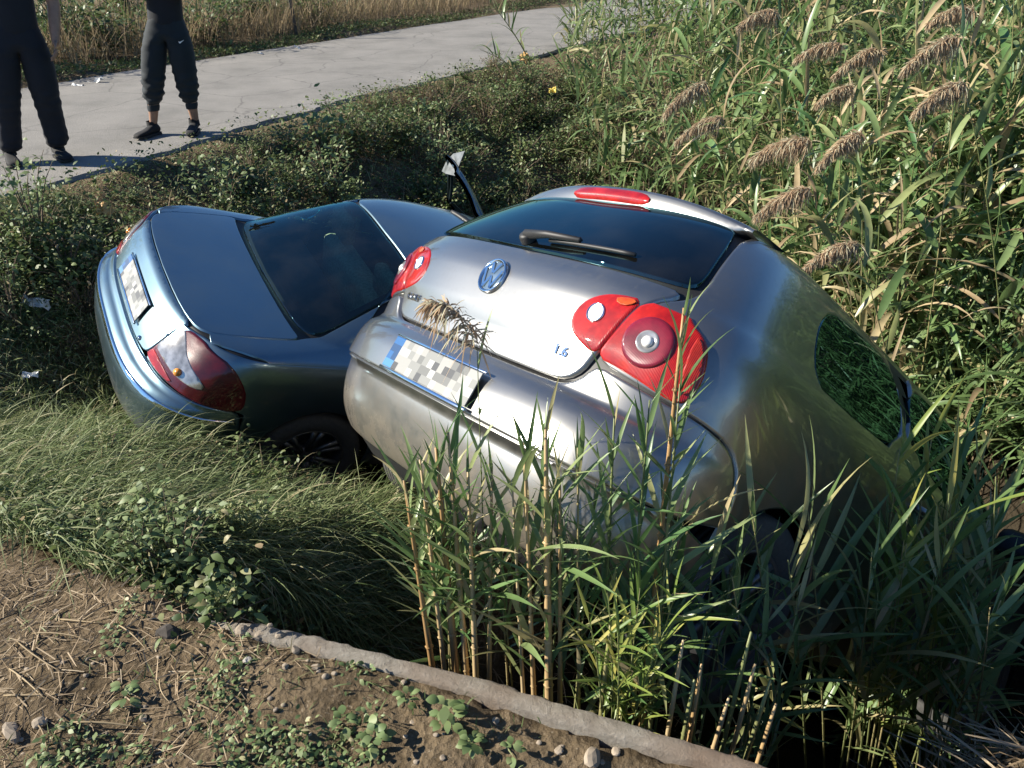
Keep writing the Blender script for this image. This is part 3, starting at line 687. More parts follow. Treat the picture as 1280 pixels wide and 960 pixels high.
sp = obj('roof_spoiler', V_, F_, M_GOLF, g_)
b = MB(); V_ = []
for x in np.linspace(-.19, .19, 19):
    yb, zt, e = spo(x); hh = .024 * (1 - (abs(x) / .1925) ** 8) ** .5
    V_ += [(x, yb + .004, zt - .036 - hh), (x, yb - .0035, zt - .036 - hh * .9), (x, yb - .006, zt - .036), (x, yb - .0035, zt - .036 + hh * .9), (x, yb + .004, zt - .036 + hh)]
F_ = [(i * 5 + j, i * 5 + j + 1, (i + 1) * 5 + j + 1, (i + 1) * 5 + j) for i in range(18) for j in range(4)]
b.add(V_, F_); b.build('brake_lamp', M_RED, sp)
# emblem, lettering, wiper
p = r_(0, .938); a0, b0 = HG.par('cyl', p); M = frame_at(HG, 'cyl', a0, b0, off=.006)
b = MB(); b.lathe([(.062, -.006), (.062, .006), (.060, .009), (.055, .009), (.053, .005), (.0505, .004)], 48, M); em = b.build('emblem', M_CHROME, tg)
b = MB(); b.lathe([(.0525, .002), (.03, .0045), (.0008, .006)], 40, M); b.build('emblem_field', M_EMB, em)
b = MB()
def stroke(p0, p1, w=.0085):
    a_, c_ = Vector((*p0, .0075)), Vector((*p1, .0075)); d = (c_ - a_).normalized(); n = Vector((-d.y, d.x, 0)) * w / 2; zt = Vector((0, 0, .004))
    V0 = [a_ - n, c_ - n, c_ + n, a_ + n]; b.add([M @ (v - zt) for v in V0] + [M @ (v + zt * .3) for v in V0], [(4, 5, 6, 7), (0, 1, 5, 4), (1, 2, 6, 5), (2, 3, 7, 6), (3, 0, 4, 7)])
for q0, q1 in (((-.021, .045), (-.002, .008)), ((.021, .045), (.002, .008)), ((-.045, .022), (-.019, -.043)), ((-.019, -.043), (-.001, -.003)), ((.045, .022), (.019, -.043)), ((.019, -.043), (.001, -.003))): stroke(q0, q1)
b.build('emblem_letters', M_CHROME, em, False)
M = frame_at(HG, 'cyl', *HG.par('cyl', r_(-.425, .79)), off=.004); text_mesh('lettering', 'GOLF', .034, .002, M_CHROME, tg, M, sx=1.25)
M = frame_at(HG, 'cyl', *HG.par('cyl', r_(.425, .785)), off=.004); text_mesh('lettering', '1.6', .040, .002, M_CHROME, tg, M, sx=1.15)
wp = [r_(x, z) for x, z in ((0.0, 1.10), (.10, 1.112), (.24, 1.122), (.40, 1.128))]
nr_ = HG.at('cyl', *HG.par('cyl', wp[0]))[1]
b = MB(); M = frame_at(HG, 'cyl', *HG.par('cyl', wp[0]), off=.004); b.lathe([(.026, 0), (.026, .022), (.022, .03), (.0008, .032)], 20, M)
b.tube([wp[0] + nr_ * .03, wp[1] + nr_ * .034, wp[2] + nr_ * .026, wp[2] + nr_ * .022], [.017, .013, .009, .008], 8)
wi = b.build('rear_wiper', M_BLACK, g_)
b = MB(); b.tube([r_(x, 1.112 + .045 * (x - .1)) + nr_ * .012 for x in np.linspace(.10, .45, 9)], .007, 6); b.build('wiper_blade', M_BLACK, wi)
seats(g_, 1.15, .45, .62)
ty, ri_ = wheel_meshes(.315, .20, M_RUB, M_RIM)
for y in (.78, 3.36):
    add_wheel(g_, ty, ri_, (.765, y, .315), True); add_wheel(g_, ty, ri_, (-.765, y, .315), False)
b = MB(); b.tube([(-.7, .78, .3), (.7, .78, .3)], .05, 8); b.box((0, 2.0, .22), (1.1, 2.9, .08), bev=.02); b.tube([(.35, .12, .24), (.35, .4, .23), (.3, 1.2, .2)], .028, 8); b.box((.25, .35, .25), (.5, .28, .13), bev=.04)
b.build('underbody', M_BLACK, g_)
# =================================================================== steel-blue saloon
SED_R = [[0.4785, 0.7784, 0.4063], [-0.8562, 0.5162, 0.0193], [-0.1947, -0.3571, 0.9135]]; SED_T = (-2.342, 3.726, -0.691)
HS = Hull([(.17, .24, 4.35, .76, .6, 3.2, .8), (.26, .09, 4.52, .825, .50, 3.2, .9), (.36, -.03, 4.60, .855, .50, 3.1, 1.0), (.47, -.062, 4.64, .867, .50, 3.0, 1.0), (.56, -.07, 4.65, .870, .50, 3.0, 1.0), (.615, -.058, 4.63, .872, .50, 3.0, 1.0), (.645, -.018, 4.6, .872, .50, 3.0, 1.0),
 (.68, .0, 4.55, .872, .50, 3.0, 1.0), (.76, .028, 4.40, .872, .50, 3.0, 1.0), (.84, .064, 4.15, .868, .50, 3.0, 1.0), (.90, .098, 3.9, .858, .50, 3.0, .9), (.935, .118, 3.65, .845, .50, 3.0, .8), (.952, .145, 3.52, .830, .50, 3.2, .7), (.962, .21, 3.45, .812, .50, 3.4, .65), (.975, .36, 3.38, .790, .50, 3.6, .6),
 (.988, .52, 3.34, .768, .50, 3.6, .55), (1.003, .645, 3.28, .750, .56, 3.4, .5), (1.05, .73, 3.18, .735, .54, 3.2, .5), (1.12, .845, 3.04, .712, .52, 3.1, .48), (1.20, .98, 2.88, .680, .50, 3.0, .46), (1.28, 1.115, 2.72, .640, .50, 3.0, .44), (1.345, 1.235, 2.57, .594, .50, 3.0, .42), (1.385, 1.34, 2.46, .550, .48, 2.8, .4),
 (1.415, 1.47, 2.36, .48, .44, 2.6, .38), (1.438, 1.64, 2.28, .38, .36, 2.4, .3), (1.452, 1.82, 2.20, .24, .22, 2.2, .2), (1.458, 1.95, 2.10, .07, .08, 2.1, .07)])
s0 = empty('blue_saloon', label='steel blue saloon with its boot end on the grassy bank', cat='car'); pose(s0, SED_R, SED_T)
r_, s_, t_ = HS.rear, HS.side, HS.top
RW = sides([t_(0, .665), t_(.35, .675), t_(.58, .71), t_(.645, .79), t_(.60, 1.0), t_(.535, 1.24), t_(.49, 1.305), t_(.3, 1.30), t_(.15, 1.295)])
RWI = sides([t_(0, .70), t_(.52, .75), t_(.585, .83), t_(.50, 1.22), t_(0, 1.25)])
SR = [s_(1.30, 1.02), s_(1.32, 1.30), s_(1.6, 1.36), s_(2.02, 1.365), s_(2.02, 1.02)]     # rear door glass
SF = [s_(2.10, 1.02), s_(2.10, 1.365), s_(2.40, 1.33), s_(2.75, 1.18), s_(2.98, 1.02)]
SQ = [s_(1.02, 1.04), s_(1.22, 1.255), s_(1.22, 1.03)]
LID = sides([t_(0, .150), t_(.30, .156), t_(.50, .176), t_(.585, .205), t_(.63, .26), t_(.652, .34), t_(.664, .46), t_(.672, .58), t_(.672, .655), t_(.655, .685), t_(.60, .672), t_(.45, .655), t_(.2, .645)])
shell(HS, 'inner_body', M_BLACK, s0, [('top', RWI), ('right', SR), ('left', flip(SR)), ('right', SF), ('left', flip(SF)), ('right', SQ), ('left', flip(SQ))])
lid = panel(HS, 'top', LID, 'boot_lid', M_SED, s0, off=.002, res=.04, ch=1, lip=.003, edge=.005)
face = sides([r_(0, .70), r_(.44, .70), r_(.475, .725), r_(.50, .80), r_(.52, .90), r_(.545, .945), r_(.50, .952), r_(.25, .952)])
panel(HS, 'cyl', face, 'boot_face', M_SED, lid, off=.002, res=.03, ch=1, lip=.003, edge=.005)
panel(HS, 'top', RW, 'rear_window', M_GLASS2, s0, off=.002, res=.05, ch=2, lip=.002)
bu = [r_(0, .688), r_(.46, .688), r_(.60, .68), s_(.20, .672), s_(.36, .665), s_(.43, .64), s_(.43, .40), s_(.40, .24), r_(.60, .22), r_(0, .22)]
panel(HS, 'cyl', sides(bu), 'rear_bumper', M_SED, s0, off=.006, res=.03, ch=1)
st = [r_(0, .612), r_(.6, .612), s_(.22, .612), s_(.40, .610), s_(.40, .592), s_(.22, .590), r_(.6, .588), r_(0, .588)]
panel(HS, 'cyl', sides(st), 'chrome_strip', M_CHROME, s0, off=.014, res=.012, ch=0, lip=.004, edge=.004)
plate(s0, frame_at(HS, 'cyl', 0, .80, off=.012))
b = MB(); M = frame_at(HS, 'cyl', *HS.par('cyl', r_(.36, .72)), off=.003); b.lathe([(.012, 0), (.012, .006), (.0008, .008)], 16, M); b.build('lock', M_CHROME, lid)
roof_out = sides([t_(0, 1.315), t_(.30, 1.32), t_(.47, 1.325), t_(.545, 1.42), t_(.575, 1.6), t_(.575, 2.2), t_(.52, 2.38), t_(.2, 2.44)])
panel(HS, 'top', roof_out, 'roof', M_SED, s0, res=.06, ch=1, lip=.002)
for sg in (1, -1):
    fx = (lambda L_: L_) if sg == 1 else flip
    md = 'right' if sg == 1 else 'left'
    # shoulder and rear pillar, seen from above
    pil = [t_(.635, .250), t_(.658, .34), t_(.670, .46), t_(.679, .58), t_(.680, .66), t_(.662, .72), t_(.655, .80), t_(.61, 1.0), t_(.547, 1.245), t_(.50, 1.31), t_(.552, 1.41), t_(.585, 1.6), t_(.595, 1.62), s_(1.62, 1.335), s_(1.30, 1.305), s_(1.20, 1.28), s_(.985, 1.04), s_(.985, 1.01), s_(1.28, .995), s_(1.28, .94), s_(.9, .94), s_(.50, .935), r_(.70, .937)]
    panel(HS, 'top', fx(pil), 'rear_pillar', M_SED, s0, res=.025, ch=0, lip=.002, edge=.004)
    q = [r_(.52, .93), r_(.66, .948), r_(.72, .945), s_(.42, .943), s_(.9, .945), s_(1.27, .945), s_(1.27, .30), s_(1.22, .26)] + [s_(.87 + .345 * math.cos(t), .33 + .345 * math.sin(t)) for t in np.linspace(.1, 2.95, 16)] + [s_(.50, .40), s_(.44, .40), s_(.44, .645), s_(.36, .672), s_(.20, .68), r_(.60, .69), r_(.485, .695), r_(.50, .78)]
    panel(HS, 'cyl', fx(q), 'quarter_panel', M_SED, s0, res=.04, ch=0, lip=.003)
    panel(HS, md, fx(SQ), 'quarter_window', M_GLASS2, s0, off=.0, res=.05, ch=1, lip=.002)
    d = [s_(1.278, .26), s_(1.278, .945), s_(1.285, 1.0), s_(1.30, 1.32), s_(1.6, 1.385), s_(2.055, 1.39), s_(2.055, .24)]
    d1 = panel(HS, md, fx(d), 'rear_door', M_SED, s0, holes=[fx(SR)], res=.06, ch=0)
    panel(HS, md, fx(SR), 'door_window', M_GLASS2, d1, off=-.001, res=.08, ch=1, lip=.002)
    hb = MB(); hp = s_(1.45, .88); hb.tube([Vector((sg * (hp.x + o), y, .88)) for o, y in ((.01, 1.40), (.035, 1.44), (.035, 1.56), (.01, 1.60))], .014, 8); hb.build('door_handle', M_SED, d1)
    w_ = [s_(3.12, .26), s_(3.18, .93), s_(3.6, .86), s_(4.1, .76), s_(4.3, .66), s_(4.28, .45)] + [s_(3.57 + .345 * math.cos(t), .33 + .345 * math.sin(t)) for t in np.linspace(.2, 2.95, 16)]
    panel(HS, md, fx(w_), 'front_wing', M_SED, s0, res=.07, ch=0)
    d = [s_(2.065, .24), s_(2.065, 1.39), s_(2.40, 1.37), s_(2.78, 1.20), s_(3.06, 1.0), s_(3.11, .93), s_(3.10, .24)]
    if sg == 1:
        d2 = panel(HS, md, d, 'front_door', M_SED, s0, holes=[SF], res=.07, ch=0)
        panel(HS, md, SF, 'door_window', M_GLASS2, d2, off=-.001, res=.08, ch=1, lip=.002)
    # lamps
    lamp = [r_(.475, .71), r_(.49, .75), r_(.515, .85), r_(.56, .935), r_(.68, .938), s_(.24, .925), s_(.34, .90), s_(.41, .80), s_(.425, .70), s_(.40, .66), s_(.22, .675), r_(.60, .695)]
    la = panel(HS, 'cyl', fx(lamp), 'tail_lamp', M_RED2, s0, off=.006, res=.02, ch=1, lip=.006, edge=.010, dome=.004)
    red = [r_(.482, .712), r_(.50, .76), r_(.535, .76), r_(.64, .735), r_(.72, .70), r_(.62, .697)]
    panel(HS, 'cyl', fx(red), 'lamp_lens', M_RED, la, off=.012, res=.02, ch=1, lip=.003, edge=.005)
    clr = [r_(.505, .775), r_(.525, .85), r_(.56, .925), r_(.61, .90), r_(.69, .84), s_(.24, .77), s_(.22, .735), r_(.70, .74), r_(.60, .765)]
    panel(HS, 'cyl', fx(clr), 'lamp_lens', M_CLEAR, la, off=.012, res=.02, ch=1, lip=.003, edge=.005)
    p = r_(.70, .765); a_, b_ = HS.par('cyl', Vector((p.x * sg, p.y, p.z))); b = MB(); b.lathe([(.020, 0), (.018, .006), (.0008, .010)], 16, frame_at(HS, 'cyl', a_, b_, off=.017)); b.build('lamp_bulb', M_AMBER, la)
bn = sides([t_(0, 3.44), t_(.6, 3.36), t_(.72, 3.3), t_(.66, 3.9), t_(.45, 4.2), t_(.2, 4.3)])
panel(HS, 'top', bn, 'bonnet', M_SED, s0, res=.08, ch=1)
ws_ = sides([t_(0, 2.48), t_(.45, 2.43), t_(.60, 2.75), t_(.68, 3.1), t_(.3, 3.26)])
panel(HS, 'top', ws_, 'windscreen', M_GLASS2, s0, res=.08, ch=1, off=.001)
b = MB(); fr = [(x, 4.65 - .45 * (abs(x) / .86) ** 2.6) for x in np.linspace(-.84, .84, 25)]
for z0, z1 in ((.22, .50), (.52, .70)):
    V_ = [(x, y + o, z) for z, o in ((z0, -.06), ((z0 + z1) / 2, .01), (z1, -.03)) for x, y in fr]
    b.add(V_, [(r0 * 25 + i, r0 * 25 + i + 1, r0 * 25 + 25 + i + 1, r0 * 25 + 25 + i) for r0 in (0, 1) for i in range(24)])
b.build('front_bumper', M_SED, s0)
seats(s0, 1.90, .42, .60)
b = MB(); b.box((0, .88, .93), (1.25, .50, .03), bev=.01); b.build('parcel_shelf', M_DARKIN, s0)
ty, ri_ = wheel_meshes(.315, .20, M_RUB, M_RIM, 7)
for y in (.87, 3.57):
    add_wheel(s0, ty, ri_, (.755, y, .315), True); add_wheel(s0, ty, ri_, (-.755, y, .315), False)
b = MB(); b.box((0, 2.3, .24), (1.1, 3.4, .08), bev=.02); b.tube([(.35, .1, .25), (.3, 1.2, .2)], .028, 8); b.build('underbody', M_BLACK, s0)
# the far front door stands wide open; a torn pale sheet hangs on its frame
d = [s_(2.065, .24), s_(2.065, 1.39), s_(2.40, 1.37), s_(2.78, 1.20), s_(3.06, 1.0), s_(3.11, .93), s_(3.10, .24)]
SF2 = [s_(2.11, 1.00), s_(2.11, 1.34), s_(2.38, 1.315), s_(2.72, 1.165), s_(2.95, 1.00)]
Mh = Matrix.Translation((-.86, 3.1, 0)) @ Matrix.Rotation(R(-86), 4, 'Z') @ Matrix.Translation((.86, -3.1, 0))
d3 = panel(HS, 'left', flip(d), 'front_door', M_SED, s0, holes=[flip(SF2)], res=.06, ch=0, skirt=.03); d3.matrix_local = Mh
d3['label'] = 'open front door standing out behind the roof'
b = MB(); pts = [HS.side(y, z, -1) for y, z in ((2.09, 1.02), (2.09, 1.36), (2.40, 1.345), (2.76, 1.18), (3.02, 1.02))]; b.tube([p + Vector((.018, 0, 0)) for p in pts], .016, 6); b.tube([p + Vector((.0, 0, 0)) for p in pts], .010, 6)
b.build('window_frame', M_SED, d3)
M_SHEET = plain('torn_sheet', (0.15, 0.165, 0.17), 0.35, 0, .3, 18, .3)
c0 = HS.side(2.12, 1.37, -1); b = MB()
bm_ = [(-.02, -.10, -.10), (.03, .02, .02), (-.01, .10, .09), (.05, .18, -.02), (.0, .16, -.12), (.04, .04, -.16), (-.03, -.12, -.20)]
q_ = [c0 + Vector((x - .03, y - .02, z + .03)) for x, y, z in bm_]
b.add(q_ + [p + Vector((.006, 0, .002)) for p in q_], [(0, 1, 6), (1, 5, 6), (1, 2, 3), (1, 3, 4), (1, 4, 5), (7, 13, 8), (8, 13, 12), (8, 10, 9), (8, 11, 10), (8, 12, 11)])
b.build('torn_sheet', M_SHEET, d3, False)
# =================================================================== concrete edge of the near bank
def concrete():
    m, t, N, L, b = nodes('old_concrete')
    p = N.new('ShaderNodeNewGeometry').outputs['Position']
    n1 = tex(N, L, 'Noise', 28, p, Detail=10, Roughness=.8); n2 = tex(N, L, 'Voronoi', 70, p); n3 = tex(N, L, 'Noise', 3, p, Detail=3)
    c = ramp(N, L, n1.outputs[0], [(0.3, (0.17, 0.145, 0.115)), (0.5, (0.30, 0.27, 0.225)), (0.7, (0.42, 0.385, 0.335))])
    c = mixc(N, L, ramp(N, L, n3.outputs[0], [(0.45, (0, 0, 0)), (0.65, (.7, .7, .7))]), c, (0.20, 0.13, 0.085))
    L.new(c, b.inputs['Base Color']); b.inputs['Roughness'].default_value = .95
    ad = N.new('ShaderNodeMath'); ad.operation = 'ADD'; bump(N, L, n1.outputs[0], 1.0, .02, b); return m
M_CONC = concrete()
wp_ = resample(WALL, .02); wt = np.gradient(wp_, axis=0); wt /= np.linalg.norm(wt, axis=1)[:, None]; wn_ = np.c_[-wt[:, 1], wt[:, 0]]   # towards the ditch
prof = [(-.022, -.10, 0), (-.021, .012, .005), (-.016, .020, .005), (0.0, .021, .004), (.020, .020, .006), (.027, .012, .008), (.030, -.03, .010), (.036, -.35, .015), (.045, -1.5, .015)]
V_ = []
for k, (o, z, j) in enumerate(prof):
    e = vnoise(wp_[:, 0] * 1.0, wp_[:, 1] + k * .37, 9, 20 + k) * .5 * j + vnoise(wp_[:, 0] + wp_[:, 1], wp_[:, 1] + k * .2, 60, 40 + k) * 1.1 * j
    q = wp_ + wn_ * (o + e)[:, None]; V_.append(np.c_[q, z + e * .8 - .10 * np.clip((-.72 - wp_[:, 0]) / .2, 0, 1)])
V_ = np.array(V_); a_, b_ = V_.shape[:2]; i_ = np.arange(a_ * b_).reshape(a_, b_)
link('retaining_wall', np_mesh('retaining_wall', V_.reshape(-1, 3), np.stack([i_[:-1, :-1], i_[1:, :-1], i_[1:, 1:], i_[:-1, 1:]], -1).reshape(-1, 4), M_CONC, True),
     label='low crumbling concrete wall edging the near bank of the ditch', cat='wall')

# =================================================================== leaves and blades
def blades(P, D, L, W, droop, seg=4, prof=None, roll=None, fold=0.0):
    """n strips: roots P, unit directions D, lengths, widths, sag"""
    n = len(P); t = np.linspace(0, 1, seg + 1); pr = np.array(prof) if prof is not None else np.interp(t, [0, .25, .6, 1], [.55, 1, .75, .03])
    S = np.cross(D, [0, 0, 1.0]); S /= np.linalg.norm(S, axis=1)[:, None] + 1e-9
    if roll is not None:
        U = np.cross(S, D); S = S * np.cos(roll)[:, None] + U * np.sin(roll)[:, None]
    c = P[:, None] + D[:, None] * (L[:, None] * t)[..., None]; c[..., 2] -= (droop * L)[:, None] * t ** 2
    off = S[:, None] * (W[:, None] * pr / 2)[..., None]
    V = np.stack([c - off, c + off], 2).reshape(-1, 3)
    base = (np.arange(n) * 2 * (seg + 1))[:, None] + np.arange(seg)[None] * 2
    F = np.stack([base, base + 1, base + 3, base + 2], -1).reshape(-1, 4)
    return V, F, 2 * (seg + 1)
def rdirs(n, el0, el1, az0=0, az1=2 * math.pi):
    az = rng.uniform(az0, az1, n); el = rng.uniform(el0, el1, n)
    return np.c_[np.cos(el) * np.cos(az), np.cos(el) * np.sin(az), np.sin(el)]
def stuff_blades(name, mat, P, D, L, W, droop, seg, label, cat, tint=None, prof=None, roll=None, parent=None):
    V, F, k = blades(P, D, L, W, droop, seg, prof, roll)
    me = np_mesh(name, V, F, mat, True, np.repeat(tint if tint is not None else rng.random(len(P)), k))
    return link(name, me, parent, label=label, cat=cat, kind='stuff')

G_REED = [(0.0, (0.058, 0.098, 0.034)), (0.35, (0.092, 0.142, 0.050)), (0.62, (0.140, 0.190, 0.078)), (0.80, (0.19, 0.215, 0.090)), (0.93, (0.25, 0.22, 0.11)), (1.0, (0.34, 0.27, 0.16))]
M_REED = leafmat('reed_leaf', G_REED, .34, .36, spec=.5, gain=1.7); M_REEDA = leafmat('reed_leaf_mass', G_REED, .30, .42, True, spec=.4, gain=1.5)
M_DRYL = leafmat('dry_reed_leaf', [(0, (0.22, 0.16, 0.09)), (.5, (0.34, 0.26, 0.15)), (1, (0.46, 0.36, 0.22))], .3, .6)
M_YEL = leafmat('young_reed_leaf', [(0, (0.10, 0.17, 0.04)), (.6, (0.20, 0.25, 0.06)), (1, (0.36, 0.32, 0.09))], .35, .4)
M_GREEN = leafmat('fresh_reed_leaf', [(0, (0.05, 0.105, 0.036)), (.6, (0.085, 0.155, 0.052)), (1, (0.13, 0.19, 0.075))], .34, .36, spec=.5, gain=1.6)
M_CANE = leafmat('reed_cane', [(0, (0.26, 0.15, 0.06)), (.5, (0.34, 0.23, 0.11)), (1, (0.40, 0.31, 0.18))], .0, .45)
M_STEM = leafmat('reed_stem', [(0, (0.10, 0.13, 0.045)), (.5, (0.16, 0.17, 0.07)), (1, (0.27, 0.22, 0.11))], .0, .45)
M_PLUME = leafmat('reed_plume', [(0, (0.24, 0.165, 0.105)), (.5, (0.36, 0.255, 0.17)), (1, (0.46, 0.35, 0.25))], .4, .8, True, .05, gain=1.75)
M_WEED = leafmat('weed_leaf', [(0, (0.035, 0.060, 0.018)), (.4, (0.065, 0.095, 0.030)), (.75, (0.11, 0.14, 0.05)), (.92, (0.17, 0.16, 0.075)), (1, (0.24, 0.18, 0.10))], .25, .5, True, .3, gain=1.6)
M_WEED2 = leafmat('pale_weed_leaf', [(0, (0.06, 0.095, 0.035)), (.5, (0.11, 0.15, 0.06)), (.85, (0.17, 0.20, 0.09)), (1, (0.26, 0.23, 0.13))], .25, .5, True, .3, gain=1.6)
M_GRASS = leafmat('fine_grass', [(0, (0.055, 0.085, 0.026)), (.4, (0.11, 0.145, 0.055)), (.75, (0.19, 0.205, 0.10)), (1, (0.33, 0.28, 0.17))], .3, .55, True, .25, gain=1.6)
M_STRAW = leafmat('straw', [(0, (0.14, 0.10, 0.06)), (.5, (0.27, 0.20, 0.125)), (1, (0.44, 0.36, 0.25))], .15, .7, True, .2)
M_TWIG = plain('twig_bark', (0.15, 0.11, 0.075), .85, 0, .3, 40, .4)

def reed_leaf(L, W, el, bend, twist, segs=8):
    """one long pointed leaf growing from the origin along +Y, folded along its midrib, in the XZ sense sagging"""
    V, F = [], []; p = Vector((0, 0, 0)); a = el
    for i in range(segs + 1):
        t = i / segs; w = W * float(np.interp(t, [0, .12, .32, .65, 1], [.30, .8, 1, .66, .015])) / 2; tw = twist * t
        n = Vector((0, -math.sin(a), math.cos(a))); s = Vector((1, 0, 0)) * math.cos(tw) + n * math.sin(tw); n2 = n * math.cos(tw) - Vector((1, 0, 0)) * math.sin(tw)
        V += [p - s * w + n2 * w * .28, p, p + s * w + n2 * w * .28]
        p = p + Vector((0, math.cos(a), math.sin(a))) * (L / segs); a -= bend / segs * (.4 + 1.2 * t)
    for i in range(segs):
        for j in (0, 1): F.append((i * 3 + j, i * 3 + j + 1, i * 3 + j + 4, i * 3 + j + 3))
    return V, F
LEAF_SHAPES = [(.34, .024, 1.05, .5, .3), (.40, .029, .95, 1.3, -.4), (.46, .033, .80, 1.7, .6), (.30, .019, 1.15, .3, .2), (.50, .037, .9, 2.1, -.5), (.38, .026, .55, .8, .8), (.44, .031, 1.1, .9, -.9), (.36, .027, .7, 1.9, .3)]
STIFF = [(.20, .014, 1.05, .10, .3), (.25, .016, .95, .30, -.4), (.17, .012, .75, .15, .5), (.23, .015, 1.2, .25, .2), (.28, .017, .85, .55, -.6), (.15, .011, .55, .1, .8), (.24, .015, .65, .35, -.3), (.30, .018, 1.0, .8, .4)]
BROAD = [(.46, .036, 1.0, .9, .4), (.54, .046, .85, 1.7, -.5), (.60, .050, .95, 2.2, .4), (.42, .030, 1.15, .5, .3), (.58, .052, .7, 1.9, -.7), (.48, .040, .5, 1.2, .9), (.52, .044, 1.1, 1.4, -.8), (.50, .042, .8, 2.4, .5)]
def leaf_set(mat, tag, ws=1.0, shapes=None): return [mesh_data('leaf_' + tag, *reed_leaf(L_, W_ * ws, e, b_, t), mat) for L_, W_, e, b_, t in (shapes or LEAF_SHAPES)]
LEAVES = {'green': leaf_set(M_REED, 'reed'), 'dry': leaf_set(M_DRYL, 'dry', .8), 'yellow': leaf_set(M_YEL, 'young'), 'fresh': leaf_set(M_GREEN, 'fresh', .95),
          'stiff': leaf_set(M_REED, 'stiff', 1, STIFF), 'stiff_fresh': leaf_set(M_GREEN, 'stiff_fresh', 1, STIFF), 'stiff_yellow': leaf_set(M_YEL, 'stiff_yellow', 1, STIFF), 'broad': leaf_set(M_REED, 'broad', 1, BROAD), 'broad_fresh': leaf_set(M_GREEN, 'broad_fresh', 1, BROAD), 'broad_dry': leaf_set(M_DRYL, 'broad_dry', .7, BROAD)}

def bez(a, b, c, n): return [a * (1 - t) ** 2 + b * 2 * t * (1 - t) + c * t * t for t in [i / n for i in range(n + 1)]]
def plume_mesh(axis_pts, n, spread):
    """drooping feathery head along an axis"""
    ax = np.array(axis_pts); m = len(ax); t = rng.uniform(0.05, 1, n) ** .9; k = np.clip((t * (m - 1)).astype(int), 0, m - 2); f = t * (m - 1) - k
    P = ax[k] * (1 - f)[:, None] + ax[k + 1] * f[:, None]; d = ax[k + 1] - ax[k]; d /= np.linalg.norm(d, axis=1)[:, None]
    D = d * .8 + rng.normal(0, .55, (n, 3)) + [0, 0, -.25]; D /= np.linalg.norm(D, axis=1)[:, None]
    L_ = spread * rng.uniform(.35, 1, n) * (1.05 - .65 * t); 
    V, F, kk = blades(P, D, L_, np.full(n, .0046), rng.uniform(.3, 1.1, n), 3, [.3, 1, .9, .2], rng.uniform(0, 3.14, n))
    return V, F, kk
def reed(base, tip, nl=12, kind='green', bow=.25, lo=.25, scale=1.0, plume=None, label=None, group=None, cane=False, rad=.006, az=None, name='reed', top_az=None):
    base, tip = Vector(base), Vector(tip); root = empty(name, base, label=label, cat='reed', group=group)
    ln = (tip - base).length; h = tip - base
    mid = Vector((h.x * .5, h.y * .5, h.z * .5)) - Vector((h.x, h.y, 0)) * bow * .9 + Vector((0, 0, ln * bow * .25))
    pts = bez(Vector((0, 0, 0)), mid, h, 9)
    mb = MB(); mb.tube(pts, [rad * (1 - .72 * (i / 9) ** 1.5) for i in range(10)], 6)
    for i in range(1, 9, 1): mb.lathe([(rad * (1.05 - .6 * i / 9), -.004), (rad * (1.3 - .6 * i / 9), 0), (rad * (1.05 - .6 * i / 9), .004)], 6, Matrix.Translation(pts[i]))
    stm = mb.build('stem', M_CANE if cane else M_STEM, root)
    a0 = random.uniform(0, 6.28) if az is None else az
    for i in range(nl):
        t = lo + (1 - lo) * ((i + random.uniform(0, .8)) / nl); k = min(int(t * 9), 8); f = t * 9 - k; p = pts[k].lerp(pts[k + 1], min(f, 1))
        kd = kind
        if kind == 'broad' and random.random() < .24: kd = 'broad_dry'
        if kind == 'green' and (t < .45 and random.random() < .4 or random.random() < .07): kd = 'dry'
        o = link('leaf', random.choice(LEAVES[kd]), root)
        o.location = p; s_ = scale * random.uniform(.7, 1.15) * (1.0 if t < .85 else .8)
        az_ = a0 + i * 2.65 + random.uniform(-.6, .6)
        o.rotation_euler = (random.uniform(-.15, .35) + (.25 if t > .9 else 0), random.uniform(-.3, .3), az_); o.scale = (s_, s_, s_)
    if plume:
        d = Vector(plume[0]).normalized(); l_ = plume[1]; pp = [pts[-1] + d * l_ * t + Vector((0, 0, -.55 * l_ * t * t)) for t in np.linspace(-.12, 1, 7)]
        V, F, kk = plume_mesh(pp, plume[2], l_ * plume[3] if len(plume) > 3 else l_ * .42)
        link('plume', np_mesh('plume', V, F, M_PLUME, True, np.repeat(rng.random(len(V) // kk), kk)), root)
    return root

# keep plants out of the cars
def in_car(x, y, margin=.05, boxes=((GOLF_R, GOLF_T, .88, 4.2), (SED_R, SED_T, .87, 4.65))):
    for Rm, T, hw, ln in boxes:
        Rn = np.array(Rm); z = gz(x, y) + .0
        for dz in (.05, .4, .8, 1.2, 1.6):
            q = Rn.T @ (np.array([x, y, z + dz]) - np.array(T))
            if abs(q[0]) < hw + margin and -margin < q[1] < ln + margin and 0.1 < q[2] < 1.5: return True
    return False
def near_car(P, margin=.03):
    """true where points lie inside one of the car bodies"""
    r = np.zeros(len(P), bool)
    for Rm, T, H_ in ((GOLF_R, GOLF_T, HG), (SED_R, SED_T, HS)):
        q = (P - np.array(T)) @ np.array(Rm)
        r |= (np.abs(q[:, 0]) < .88 + margin) & (q[:, 1] > -.07 - margin) & (q[:, 1] < 4.65) & (q[:, 2] > .05) & (q[:, 2] < np.where(q[:, 1] < .6, 1.05, 1.47) + margin)
    return r

